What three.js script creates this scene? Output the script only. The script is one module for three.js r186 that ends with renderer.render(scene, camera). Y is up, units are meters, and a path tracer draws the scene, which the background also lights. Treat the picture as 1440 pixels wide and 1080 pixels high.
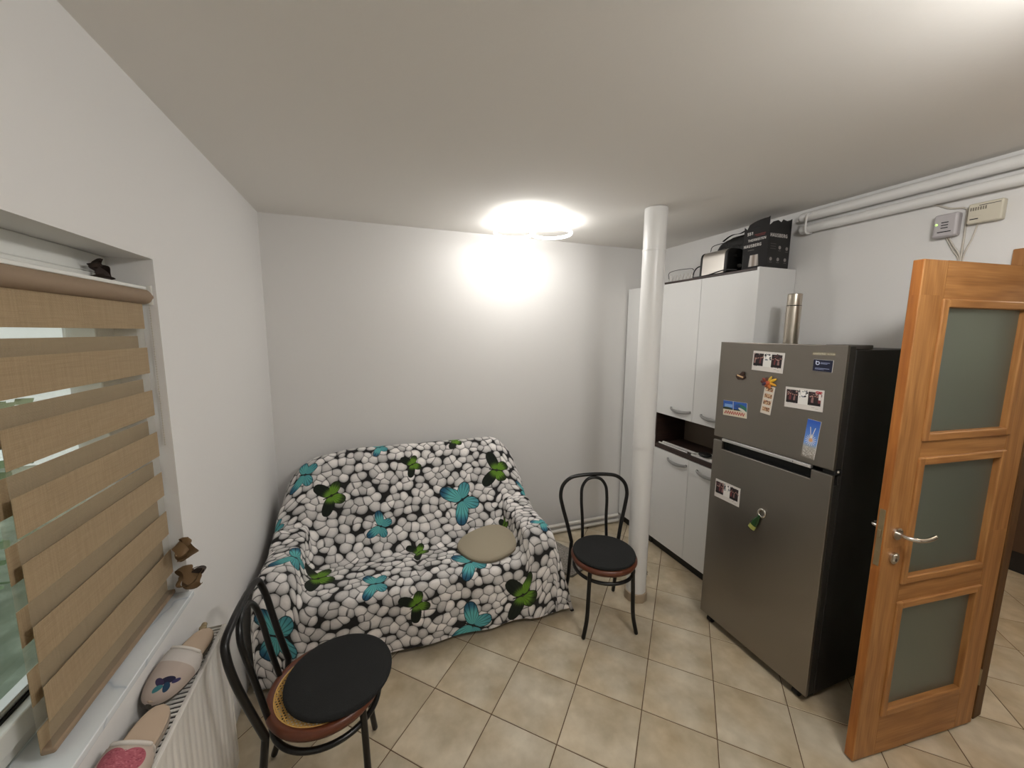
import * as THREE from 'three';
import { RoundedBoxGeometry } from 'three/addons/geometries/RoundedBoxGeometry.js';
import { mergeGeometries } from 'three/addons/utils/BufferGeometryUtils.js';

// ---------------------------------------------------------------- camera, sky, lights, exposure
const V = (x, y, z) => new THREE.Vector3(x, y, z);
const scene = new THREE.Scene();
const camera = new THREE.PerspectiveCamera(89.77, 1440 / 1080, 0.05, 60);
camera.position.set(0, 1.8493, 0);
camera.rotation.set(-0.13242, -0.34937, 0.00809, 'YXZ');
scene.add(camera);
const renderer = new THREE.WebGLRenderer({ antialias: true });
renderer.toneMapping = THREE.LinearToneMapping;
renderer.toneMappingExposure = 0.545;
renderer.shadowMap.enabled = true;
scene.background = new THREE.Color(1.7, 1.9, 1.8);          // dull overcast sky outside the window
const LAMP_COLOR = new THREE.Color(1.0, 0.985, 0.96), LAMP_GLOW = 6;

// ---------------------------------------------------------------- room measures (metres)
const LX = -0.669, RX = 2.573, BZ = -3.064, FZ = 1.5, CY = 2.62;
const WIN = { z0: -1.645, z1: -0.35, y0: 0.89, y1: 2.08 };
const DOORWAY = { z0: -0.815, z1: 0.06, y1: 2.15, x1: 2.755 };

// ---------------------------------------------------------------- helpers
let seed = 12345;
const rnd = () => { seed = (seed * 1664525 + 1013904223) >>> 0; return seed / 4294967296; };
const lerp = (a, b, t) => a + (b - a) * t, clamp = (x, a = 0, b = 1) => Math.min(b, Math.max(a, x));
const smooth = (a, b, x) => { const t = clamp((x - a) / (b - a)); return t * t * (3 - 2 * t); };
const names = {};
function numbered(n) { names[n] = (names[n] ?? -1) + 1; return names[n] ? n + '_' + String(names[n]).padStart(3, '0') : n; }
function merged(g) {
  if (!Array.isArray(g)) return g;
  if (g.length === 1) return g[0];
  return mergeGeometries(g.map((k) => { const c = k.index ? k.toNonIndexed() : k.clone(); for (const a of Object.keys(c.attributes)) if (!['position', 'normal', 'uv'].includes(a)) c.deleteAttribute(a); return c; }));
}
function obj(name, g, m, parent = scene) {
  const o = new THREE.Mesh(merged(g), m);
  o.name = numbered(name); o.castShadow = o.receiveShadow = true; parent.add(o);
  return o;
}
function tag(o, label, category, group) { o.userData.label = label; o.userData.category = category; if (group) o.userData.group = group; return o; }
function thing(name, label, category, [x, y, z] = [0, 0, 0], turn = 0, group) {
  const o = new THREE.Group(); o.name = numbered(name); o.position.set(x, y, z); o.rotation.y = turn; scene.add(o);
  return tag(o, label, category, group);
}
function struct(name, g, m, parent = scene) { const o = obj(name, g, m, parent); if (parent === scene) o.userData.kind = 'structure'; return o; }
function structGroup(name) { const o = new THREE.Group(); o.name = numbered(name); o.userData.kind = 'structure'; scene.add(o); return o; }
const relabel = (o, t) => { o.userData.label = t; return o; };
// box between two corners, rounded edges
function bx(x0, x1, y0, y1, z0, z1, r = 0.003, seg = 2) {
  const w = x1 - x0, h = y1 - y0, d = z1 - z0, rr = Math.min(r, w / 2.05, h / 2.05, d / 2.05);
  const g = rr > 0 ? new RoundedBoxGeometry(w, h, d, seg, rr) : new THREE.BoxGeometry(w, h, d);
  g.translate((x0 + x1) / 2, (y0 + y1) / 2, (z0 + z1) / 2);
  return g;
}
// uv in metres, taken along the dominant axis of each face
function uvm(g, turn = 0, scale = 1) {
  g = g.index ? g.toNonIndexed() : g;
  const p = g.attributes.position, n = g.attributes.normal, uv = new Float32Array(p.count * 2);
  for (let i = 0; i < p.count; i += 3) {
    let ax = 0, ay = 0, az = 0;
    for (let k = 0; k < 3; k++) { ax += Math.abs(n.getX(i + k)); ay += Math.abs(n.getY(i + k)); az += Math.abs(n.getZ(i + k)); }
    for (let k = 0; k < 3; k++) {
      const x = p.getX(i + k), y = p.getY(i + k), z = p.getZ(i + k);
      let [u, v] = ax >= ay && ax >= az ? [z, y] : ay >= az ? [x, z] : [x, y];
      if (turn) [u, v] = [v, u];
      uv[(i + k) * 2] = u * scale; uv[(i + k) * 2 + 1] = v * scale;
    }
  }
  g.setAttribute('uv', new THREE.BufferAttribute(uv, 2));
  return g;
}
function tube(pts, r, n = 40, rad = 10, closed = false) {
  return new THREE.TubeGeometry(new THREE.CatmullRomCurve3(pts.map((q) => V(...q)), closed, 'centripetal'), n, r, rad, closed);
}
function capped(pts, r, n, rad) {       // tube with round ends
  const s = (q) => new THREE.SphereGeometry(r, rad ?? 10, 8).translate(...q);
  return [tube(pts, r, n, rad), s(pts[0]), s(pts[pts.length - 1])];
}
const lathe = (pts, n = 40) => new THREE.LatheGeometry(pts.map(([a, b]) => new THREE.Vector2(a, b)), n);
const cyl = (r, h, x, y, z, n = 32, r2 = r) => new THREE.CylinderGeometry(r2, r, h, n).translate(x, y, z);
function extrude(outline, depth, bevel = 0.002, holes = [], curve = 12, bseg = 2) {
  const mk = (q, C) => { const s = new C(); q.forEach(([a, b], i) => (i ? s.lineTo(a, b) : s.moveTo(a, b))); s.closePath(); return s; };
  const s = outline instanceof THREE.Shape ? outline : mk(outline, THREE.Shape);
  for (const h of holes) s.holes.push(mk(h, THREE.Path));
  return new THREE.ExtrudeGeometry(s, { depth: depth - 2 * bevel, bevelEnabled: bevel > 0, bevelSize: bevel, bevelThickness: bevel, bevelOffset: -bevel, bevelSegments: bseg, curveSegments: curve }).translate(0, 0, bevel);
}
// parametric grid surface: f(i/nu, j/nv) -> [x,y,z]
function gridGeo(nu, nv, f, uvf) {
  const pos = [], uv = [], idx = [];
  for (let j = 0; j <= nv; j++) for (let i = 0; i <= nu; i++) { pos.push(...f(i / nu, j / nv)); uv.push(...(uvf ? uvf(i / nu, j / nv) : [i / nu, j / nv])); }
  for (let j = 0; j < nv; j++) for (let i = 0; i < nu; i++) { const a = j * (nu + 1) + i, b = a + 1, c = a + nu + 1, d = c + 1; idx.push(a, b, d, a, d, c); }
  const g = new THREE.BufferGeometry();
  g.setAttribute('position', new THREE.Float32BufferAttribute(pos, 3)); g.setAttribute('uv', new THREE.Float32BufferAttribute(uv, 2)); g.setIndex(idx); g.computeVertexNormals();
  return g;
}

// ---------------------------------------------------------------- noise and textures
function hash(x, y, s = 0) { let h = (Math.imul(x | 0, 374761393) + Math.imul(y | 0, 668265263) + Math.imul(s | 0, 974634777)) | 0; h = Math.imul(h ^ (h >>> 13), 1274126177); return ((h ^ (h >>> 16)) >>> 0) / 4294967296; }
function vnoise(x, y, per = 0, s = 0) {          // value noise, periodic when per > 0
  const xi = Math.floor(x), yi = Math.floor(y), fx = x - xi, fy = y - yi, u = fx * fx * (3 - 2 * fx), v = fy * fy * (3 - 2 * fy);
  const m = (k) => (per ? ((k % per) + per) % per : k);
  const a = hash(m(xi), m(yi), s), b = hash(m(xi + 1), m(yi), s), c = hash(m(xi), m(yi + 1), s), d = hash(m(xi + 1), m(yi + 1), s);
  return lerp(lerp(a, b, u), lerp(c, d, u), v);
}
function fbm(x, y, oct = 4, per = 0, s = 0) { let t = 0, a = 0.5, n = 0; for (let o = 0; o < oct; o++) { t += a * vnoise(x, y, per, s + o); n += a; x *= 2; y *= 2; per *= 2; a *= 0.5; } return t / n; }
function dataTex(w, h, fn, srgb = true, repeat) {
  const d = new Uint8Array(w * h * 4);
  for (let y = 0; y < h; y++) for (let x = 0; x < w; x++) { const c = fn(x / w, y / h, x, y), o = (y * w + x) * 4; d[o] = clamp(c[0], 0, 255); d[o + 1] = clamp(c[1], 0, 255); d[o + 2] = clamp(c[2], 0, 255); d[o + 3] = 255; }
  const t = new THREE.DataTexture(d, w, h); t.wrapS = t.wrapT = THREE.RepeatWrapping; t.magFilter = THREE.LinearFilter; t.minFilter = THREE.LinearMipmapLinearFilter; t.generateMipmaps = true;
  if (srgb) t.colorSpace = THREE.SRGBColorSpace;
  if (repeat) t.repeat.set(...repeat);
  t.needsUpdate = true; return t;
}
function canvasTex(w, h, draw) {
  const c = document.createElement('canvas'); c.width = w; c.height = h; draw(c.getContext('2d'), w, h);
  const t = new THREE.CanvasTexture(c); t.colorSpace = THREE.SRGBColorSpace; t.magFilter = THREE.LinearFilter; return t;
}
const grey = (v) => [v, v, v];
const M = {};
const std = (o) => new THREE.MeshStandardMaterial(o), phys = (o) => new THREE.MeshPhysicalMaterial(o);
const T = {};
T.plaster = dataTex(512, 512, (u, v) => grey(110 + 90 * (fbm(u * 12, v * 12, 5, 12, 3) - 0.5) + 50 * (vnoise(u * 128, v * 128, 128, 9) - 0.5)), false, [0.8, 0.8]);
T.tile = dataTex(1024, 1024, (u, v) => {
  const a = fbm(u * 8, v * 8, 5, 8, 20), b = fbm(u * 24, v * 24, 4, 24, 31), c = fbm(u * 5, v * 5, 3, 5, 44), d = (a - 0.5) * 46 + (b - 0.5) * 26;
  return [190 + d, 175 + d * 1.05 - (c - 0.5) * 14, 149 + d * 1.1 - (c - 0.5) * 30];
}, true);
T.wood = dataTex(1024, 1024, (u, v) => {          // grain runs along v
  const warp = fbm(u * 4, v * 2, 3, 4, 60) * 0.5, ring = 0.5 + 0.5 * Math.sin((u * 26 + warp * 9 + fbm(u * 8, v, 3, 8, 4) * 3) * Math.PI);
  const fib = vnoise(u * 256, v * 8, 256, 71) - 0.5, fine = vnoise(u * 128, v * 16, 128, 75) - 0.5, d = (ring - 0.5) * 16 + fib * 16 + fine * 12 + (fbm(u * 3, v * 3, 3, 3, 66) - 0.5) * 26;
  return [157 + d, 108 + d * 0.95, 58 + d * 0.75];
}, true);
T.wenge = dataTex(512, 512, (u, v) => { const f = vnoise(u * 8, v * 128, 128, 81) - 0.5, g = fbm(u * 4, v * 24, 3, 24, 84) - 0.5, d = f * 18 + g * 16; return [52 + d, 36 + d * 0.8, 31 + d * 0.7]; }, true);
T.marble = dataTex(512, 512, (u, v) => {
  const w = fbm(u * 4, v * 4, 4, 4, 90), vein = Math.pow(1 - Math.abs(Math.sin((u * 3 + v * 4 + w * 3.2) * Math.PI)), 10), b = fbm(u * 6, v * 6, 4, 6, 97) - 0.5;
  return [222 + b * 24 - vein * 40, 226 + b * 24 - vein * 34, 228 + b * 24 - vein * 26];
}, true);
T.brushed = dataTex(256, 1024, (u, v) => grey(128 + 70 * (vnoise(u * 256, v * 3, 256, 101) - 0.5) + 40 * (vnoise(u * 64, v * 2, 64, 105) - 0.5)), false);
T.weave = dataTex(256, 256, (u, v) => { const a = Math.sin(u * Math.PI * 64), b = Math.sin(v * Math.PI * 64), n = vnoise(u * 64, v * 64, 64, 111) - 0.5; return grey(128 + 50 * a * b + 50 * n); }, false, [4, 4]);
T.blind = dataTex(512, 512, (u, v) => { const n = vnoise(u * 256, v * 4, 256, 121) - 0.5, m = vnoise(u * 4, v * 256, 256, 125) - 0.5, d = n * 14 + m * 14; return [176 + d, 152 + d, 116 + d]; }, true, [5, 5]);
T.fuzz = dataTex(256, 256, (u, v) => { const d = (vnoise(u * 64, v * 64, 64, 131) - 0.5) * 80 + (fbm(u * 8, v * 8, 3, 8, 133) - 0.5) * 40; return [140 + d, 134 + d, 126 + d]; }, true, [5, 5]);
T.cane = dataTex(256, 256, (u, v) => { const x = (u * 16) % 1 - 0.5, y = (v * 16 + (Math.floor(u * 16) % 2) * 0.5) % 1 - 0.5; return grey(x * x + y * y < 0.075 ? 0 : 255); }, false, [2, 2]);

M.wall = std({ color: new THREE.Color(0.77, 0.755, 0.735), roughness: 0.92, bumpMap: T.plaster, bumpScale: 0.0007 });
M.ceiling = std({ color: new THREE.Color(0.85, 0.825, 0.785), roughness: 0.95, bumpMap: T.plaster, bumpScale: 0.0006 });
M.tile = std({ map: T.tile, roughness: 0.42, bumpMap: T.tile, bumpScale: 0.0006 });
M.grout = std({ color: 0x5f4a35, roughness: 0.95 });
M.door = std({ map: T.wood, roughness: 0.5 });
M.doorEdge = std({ map: T.wood, color: 0xffe2b0, roughness: 0.5 });
M.wenge = std({ map: T.wenge, roughness: 0.45 });
M.white = std({ color: new THREE.Color(0.74, 0.735, 0.72), roughness: 0.34 });
M.plastic = std({ color: new THREE.Color(0.78, 0.765, 0.73), roughness: 0.4 });
M.pvc = std({ color: new THREE.Color(0.8, 0.79, 0.77), roughness: 0.33 });
M.enamel = std({ color: new THREE.Color(0.76, 0.73, 0.68), roughness: 0.4 });
M.black = std({ color: 0x141312, roughness: 0.5 });
M.blackMetal = std({ color: 0x0d0c0c, roughness: 0.32, metalness: 0.2 });
M.fridgeBody = std({ color: 0x171412, roughness: 0.55 });
M.gasket = std({ color: 0x0a0a0a, roughness: 0.7 });
M.steel = std({ color: new THREE.Color(0.275, 0.25, 0.22), metalness: 0.92, roughness: 0.31, bumpMap: T.brushed, bumpScale: 0.00008 });
M.chrome = std({ color: new THREE.Color(0.66, 0.63, 0.58), metalness: 1, roughness: 0.26 });
M.brushedSteel = std({ color: new THREE.Color(0.62, 0.59, 0.55), metalness: 1, roughness: 0.33 });
M.flask = std({ color: new THREE.Color(0.52, 0.47, 0.4), metalness: 1, roughness: 0.3 });
M.brass = std({ color: new THREE.Color(0.34, 0.27, 0.16), metalness: 0.8, roughness: 0.45 });
M.silver = std({ color: new THREE.Color(0.62, 0.61, 0.6), metalness: 0.75, roughness: 0.36 });
M.rim = std({ color: 0x5a2c17, roughness: 0.38 });
M.cane = std({ color: 0xcfa65c, roughness: 0.7, alphaMap: T.cane, alphaTest: 0.5 });
M.caneSolid = std({ color: 0xc79d55, roughness: 0.7 });
M.pad = std({ color: 0x121313, roughness: 0.93, bumpMap: T.weave, bumpScale: 0.0012 });
M.cushion = std({ color: 0xa69b86, roughness: 0.9, bumpMap: T.weave, bumpScale: 0.0015 });
M.sofaWood = std({ color: 0x9a6434, roughness: 0.5 });
M.sofaCloth = std({ color: 0x3c3834, roughness: 0.95 });
M.blindCloth = phys({ map: T.blind, roughness: 0.95, transmission: 0.3, thickness: 0, bumpMap: T.weave, bumpScale: 0.0008 });
M.sheer = std({ color: 0xb9ae96, roughness: 0.95, transparent: true, opacity: 0.13 });
M.roller = std({ color: 0x8b7660, roughness: 0.7 });
M.marble = std({ map: T.marble, roughness: 0.25 });
M.frame = std({ color: new THREE.Color(0.74, 0.74, 0.7), roughness: 0.35 });
M.glass = phys({ color: 0xffffff, roughness: 0.02, transmission: 1, thickness: 0, ior: 1.5 });
M.frosted = phys({ color: new THREE.Color(0.46, 0.51, 0.44), roughness: 0.4, transmission: 0.86, thickness: 0, ior: 1.5 });
M.ribbon = phys({ color: 0x6d5436, roughness: 0.75, side: THREE.DoubleSide });
M.darkRibbon = std({ color: 0x2c1d14, roughness: 0.7, side: THREE.DoubleSide });
M.fuzz = std({ map: T.fuzz, roughness: 1, bumpMap: T.fuzz, bumpScale: 0.008 });
M.led = std({ color: 0xffffff, emissive: LAMP_COLOR, emissiveIntensity: LAMP_GLOW, roughness: 0.4 });
M.handle = std({ color: new THREE.Color(0.34, 0.335, 0.33), metalness: 0.3, roughness: 0.4 });
M.rubber = std({ color: 0x1b1a19, roughness: 0.8 });
M.stoneRing = std({ color: 0xa79680, roughness: 0.5 });
M.cable = std({ color: 0xc9c2b6, roughness: 0.5 });

// ---------------------------------------------------------------- the setting
const TILE = 0.333, TH = 0.77485, TO = [0.24652, -1.81828];
{
  const floor = structGroup('floor');
  obj('grout_bed', bx(LX - 0.25, 5.3, -0.12, -0.0022, -3.3, FZ + 0.25, 0), M.grout, floor);
  const c = TILE / 2 - 0.0021, variants = [];
  for (let k = 0; k < 6; k++) {
    const g = uvm(extrude([[-c, -c], [c, -c], [c, c], [-c, c]], 0.0085, 0.0016, [], 1, 1).rotateX(-Math.PI / 2));
    const uv = g.attributes.uv, ou = rnd(), ov = rnd(), turn = k % 4 * Math.PI / 2;
    for (let i = 0; i < uv.count; i++) { const a = uv.getX(i), b = uv.getY(i); uv.setXY(i, 0.9 * (a * Math.cos(turn) - b * Math.sin(turn)) + ou, 0.9 * (a * Math.sin(turn) + b * Math.cos(turn)) + ov); }
    variants.push(g.translate(0, -0.0085, 0));
  }
  const ci = Math.cos(TH), si = Math.sin(TH);
  const inside = (x, z) => (x > LX - 0.16 && x < RX + 0.16 && z > BZ - 0.16 && z < FZ + 0.1) || (x > RX && x < 4.75 && z > -2.05 && z < 0.85);
  for (let i = -22; i < 24; i++) for (let j = -22; j < 24; j++) {
    const a = i + 0.5, b = j + 0.5, x = TO[0] + TILE * (a * ci + b * si), z = TO[1] + TILE * (a * si - b * ci);
    if (!inside(x, z)) continue;
    const t = obj('tile', variants[Math.floor(hash(i, j, 5) * 6)], M.tile, floor);
    t.position.set(x, -0.0002 + (hash(i, j, 8) - 0.5) * 0.0003, z); t.rotation.y = -TH;
  }
}
const wallUV = (g) => uvm(g);
struct('ceiling', wallUV(bx(LX - 0.25, 5.3, CY, CY + 0.2, -3.31, FZ + 0.25, 0)), M.ceiling);
struct('wall_back', wallUV(bx(LX - 0.25, RX + 0.182, 0, CY, BZ - 0.25, BZ, 0)), M.wall);
struct('wall_front', wallUV(bx(LX - 0.25, RX + 0.182, 0, CY, FZ, FZ + 0.25, 0)), M.wall);
struct('wall_left', [bx(LX - 0.25, LX, 0, CY, BZ, WIN.z0, 0), bx(LX - 0.25, LX, 0, CY, WIN.z1, FZ, 0), bx(LX - 0.25, LX, 0, WIN.y0 - 0.02, WIN.z0, WIN.z1, 0), bx(LX - 0.25, LX, WIN.y1, CY, WIN.z0, WIN.z1, 0)].map(wallUV), M.wall);
struct('wall_right', [bx(RX, DOORWAY.x1, 0, CY, BZ, DOORWAY.z0 - 0.02, 0), bx(RX, DOORWAY.x1, 0, CY, DOORWAY.z1 + 0.02, FZ, 0), bx(RX, DOORWAY.x1, DOORWAY.y1 + 0.02, CY, DOORWAY.z0 - 0.02, DOORWAY.z1 + 0.02, 0)].map(wallUV), M.wall);
// the kitchen beyond the doorway
struct('wall_kitchen', [bx(DOORWAY.x1, 5.3, 0, CY, -2.3, -2.1, 0), bx(DOORWAY.x1, 5.3, 0, CY, 0.95, 1.15, 0), bx(5.3, 5.5, 0, CY, -2.3, 1.15, 0)].map(wallUV), M.wall);
{ // door lining and casings, both faces of the wall
  const d = structGroup('door_1');
  const { z0, z1, y1, x1 } = DOORWAY;
  obj('jamb', uvm(bx(RX, x1, 0, y1 + 0.02, z0 - 0.02, z0)), M.door, d); obj('jamb', uvm(bx(RX, x1, 0, y1 + 0.02, z1, z1 + 0.02)), M.door, d); obj('head', uvm(bx(RX, x1, y1, y1 + 0.02, z0, z1)), M.door, d);
  const stop = std({ map: T.wood, color: 0x8f8a70, roughness: 0.6 }); obj('door_stop', uvm(bx(2.684, x1, 0.001, y1, z0, z0 + 0.04, 0.003)), stop, d); obj('door_stop', uvm(bx(2.684, x1, 0.001, y1, z1 - 0.016, z1, 0.003)), stop, d);
  for (const [xa, xb] of [[RX - 0.014, RX + 0.001], [x1 - 0.001, x1 + 0.014]]) {
    obj('casing', uvm(bx(xa, xb, 0, y1 + 0.065, z0 - 0.05, z0 - 0.004, 0.004)), M.door, d);
    obj('casing', uvm(bx(xa, xb, 0, y1 + 0.065, z1 + 0.001, z1 + 0.06, 0.004)), M.door, d);
    obj('casing', uvm(bx(xa, xb, y1 + 0.005, y1 + 0.065, z0 - 0.001, z1 + 0.001, 0.004), 1), M.door, d);
  }
}
{ // window frame with two sashes
  const w = structGroup('window_1'), xo = -0.862, xi = -0.79, fr = 0.06, zm = -0.98;
  const part = (n, ...a) => obj(n, bx(...a, 0.005), M.frame, w);
  part('frame', xo, xi, WIN.y0, WIN.y0 + 0.035, WIN.z0, WIN.z1); part('frame', xo, xi, WIN.y1 - fr, WIN.y1, WIN.z0, WIN.z1);
  part('frame', xo, xi, WIN.y0 + 0.035, WIN.y1 - fr, WIN.z0, WIN.z0 + fr); part('frame', xo, xi, WIN.y0 + 0.035, WIN.y1 - fr, WIN.z1 - fr, WIN.z1);
  for (const [a, b] of [[WIN.z0 + fr, -0.8], [-0.8, WIN.z1 - fr]]) {
    const s = [[WIN.y0 + 0.035, WIN.y0 + 0.09, a, b], [WIN.y1 - fr - 0.055, WIN.y1 - fr, a, b], [WIN.y0 + 0.09, WIN.y1 - fr - 0.055, a, a + 0.055], [WIN.y0 + 0.09, WIN.y1 - fr - 0.055, b - 0.055, b]];
    for (const q of s) part('sash', xo + 0.01, xi + 0.012, ...q);
    obj('gasket', [bx(-0.826, -0.8, WIN.y0 + 0.089, WIN.y0 + 0.097, a + 0.05, b - 0.05, 0.001)], M.gasket, w);
    obj('glazing_bead', bx(-0.835, -0.806, WIN.y0 + 0.096, WIN.y0 + 0.112, a + 0.05, b - 0.05, 0.003), M.silver, w);
    obj('pane', bx(-0.846, -0.834, WIN.y0 + 0.08, WIN.y1 - fr - 0.05, a + 0.045, b - 0.045, 0), M.glass, w);
  }
}
struct('window_sill', uvm(bx(-0.79, LX + 0.014, WIN.y0 - 0.02, WIN.y0, WIN.z0, WIN.z1, 0.003)), M.marble);

// ---------------------------------------------------------------- outside: fence, hedge, ground
{
  const gm = std({ map: dataTex(256, 256, (u, v) => { const d = (fbm(u * 8, v * 8, 5, 8, 140) - 0.5) * 70; return [128 + d, 138 + d, 122 + d]; }, true), roughness: 1 });
  struct('ground', uvm(bx(-9, LX - 0.25, -0.2, 0, -7, 4, 0)), gm);
  const f = thing('fence', 'pale board fence seen through the gaps of the window blind', 'fence', [-3.4, 0, -2]);
  const fm = [0xbfc4ae, 0xa8b39a, 0xd4d6c6].map((c) => std({ color: c, roughness: 0.8 })), boards = [0, 1, 2].map((k) => uvm(bx(-0.012, 0.012, 0.05, 1.75 - k * 0.01, -0.065, 0.065, 0.004)));
  for (let k = 0; k < 26; k++) { const b = obj('board', boards[k % 3], fm[Math.floor(hash(k, 2, 9) * 3)], f); b.position.set(0, 0, -2.6 + k * 0.17); }
  for (const y of [0.4, 1.4]) obj('rail', bx(-0.05, -0.013, y, y + 0.08, -2.7, 1.8), fm[1], f);
  const hp = [];
  const lg = new THREE.PlaneGeometry(0.09, 0.05);
  for (let k = 0; k < 2600; k++) hp.push(lg.clone().rotateX(rnd() * 6).rotateY(rnd() * 6).translate(-0.35 + 0.7 * rnd(), 0.2 + 1.5 * rnd(), (rnd() - 0.5) * 5));
  const hedge = thing('hedge', 'dull green hedge growing before the fence outside', 'hedge', [-2.55, 0, -1.2]);
  obj('foliage', hp, phys({ color: 0x8aa37c, roughness: 0.9, transmission: 0.3, thickness: 0, side: THREE.DoubleSide }), hedge).userData.kind = 'stuff';
  const sm = std({ color: 0x4c3a2a, roughness: 1 }), sg = cyl(0.03, 1.4, 0, 0.7, 0, 8); for (const z of [-2, -1, 0, 1, 2]) obj('stem', sg, sm, hedge).position.z = z;
}

// ---------------------------------------------------------------- ceiling lamps
function ceilingLamp(label, x, z, turn, power, color = LAMP_COLOR) {
  const t = thing('ceiling_lamp', label, 'lamp', [x, 0, z], turn, 'ceiling lamps');
  obj('base_plate', lathe([[0, CY - 0.026], [0.055, CY - 0.026], [0.06, CY - 0.022], [0.06, CY - 0.001], [0, CY - 0.001]]), M.white, t);
  for (let k = 0; k < 3; k++) {
    const a = k * Math.PI * 2 / 3, cx = Math.cos(a) * 0.15, cz = Math.sin(a) * 0.15, y = CY - 0.076 + k * 0.006;
    const r = obj('led_ring', new THREE.TorusGeometry(0.14, 0.011, 12, 64).rotateX(Math.PI / 2).translate(cx, y, cz), M.led, t);
    obj('bracket', [...capped([[Math.cos(a) * 0.03, CY - 0.02, Math.sin(a) * 0.03], [Math.cos(a) * 0.025, y + 0.02, Math.sin(a) * 0.025], [Math.cos(a) * 0.012, y, Math.sin(a) * 0.012]], 0.005, 12, 8)], M.brushedSteel, t);
    const l = new THREE.PointLight(color, power, 0, 2);
    l.position.set(cx, y - 0.013, cz); l.castShadow = true; l.shadow.radius = 3; t.add(l);
  }
  return t;
}
ceilingLamp('glowing ceiling lamp of LED rings close to the back wall above the sofa', 1.07, -2.57, 0, 0.72);
ceilingLamp('ceiling lamp of LED rings in the middle of the ceiling near the open door', 1.2, -0.17, 0.5, 2.3);
ceilingLamp('ceiling lamp of LED rings in the kitchen beyond the doorway', 3.9, -0.5, 0.2, 1.15, new THREE.Color(1, 0.84, 0.66));

// ---------------------------------------------------------------- column, pipes, wall boxes
{
  const t = thing('pipe_column', 'white round pipe column from floor to ceiling between chair and cabinets', 'column', [1.695, 0, -2.06]);
  obj('lower_pipe', lathe([[0.066, 0.004], [0.066, 1.1], [0.0665, 1.1]], 48), M.pvc, t);
  obj('upper_pipe', lathe([[0.066, 1.098], [0.0705, 1.099], [0.0705, 1.18], [0.069, 1.2], [0.069, CY - 0.002]], 48), M.pvc, t);
  obj('collar', lathe([[0.0692, 2.36], [0.0712, 2.362], [0.0712, 2.372], [0.0692, 2.374]], 48), M.pvc, t);
  obj('base_ring', lathe([[0.067, 0.001], [0.079, 0.001], [0.079, 0.058], [0.076, 0.062], [0.067, 0.062]], 10), M.stoneRing, t);
}
function wallPipe(label, y, x, z0, z1, r, group) {
  const t = thing('heating_pipe', label, 'pipe', [x, y, z1], 0, group);
  obj('tube', [cyl(r, z1 - z0, 0, 0, 0, 24).rotateX(Math.PI / 2).translate(0, 0, -(z1 - z0) / 2), new THREE.SphereGeometry(r, 20, 10).translate(0, 0, z0 - z1)], M.pvc, t);
  return t;
}
wallPipe('upper of two thick white pipes running under the ceiling', 2.566, RX - 0.034, -1.735, FZ - 0.01, 0.0265, 'pipes below the ceiling');
wallPipe('lower of two thick white pipes under the ceiling, just above the wall boxes', 2.492, RX - 0.034, -1.73, FZ - 0.01, 0.024, 'pipes below the ceiling');
tag(obj('pipe_loop', tube([[RX - 0.004, 2.575, -1.68], [RX - 0.07, 2.572, -1.684], [RX - 0.072, 2.53, -1.69], [RX - 0.06, 2.47, -1.695], [RX - 0.004, 2.47, -1.695]], 0.006, 30, 8), M.pvc), 'thin white strap looped round the ends of the two ceiling pipes', 'strap');
for (const [y, z, l] of [[0.075, -3.028, 'upper of two white pipes along the floor behind the chair'], [0.026, -3.02, 'lower of two white pipes along the floor behind the chair']]) {
  const t = thing('floor_pipe', l, 'pipe', [0, y, z], 0, 'pipes along the foot of the back wall');
  obj('tube', cyl(0.0155, 2.85, 0, 0, 0, 16).rotateZ(Math.PI / 2).translate(0.8, 0, 0), M.enamel, t);
}
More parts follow.
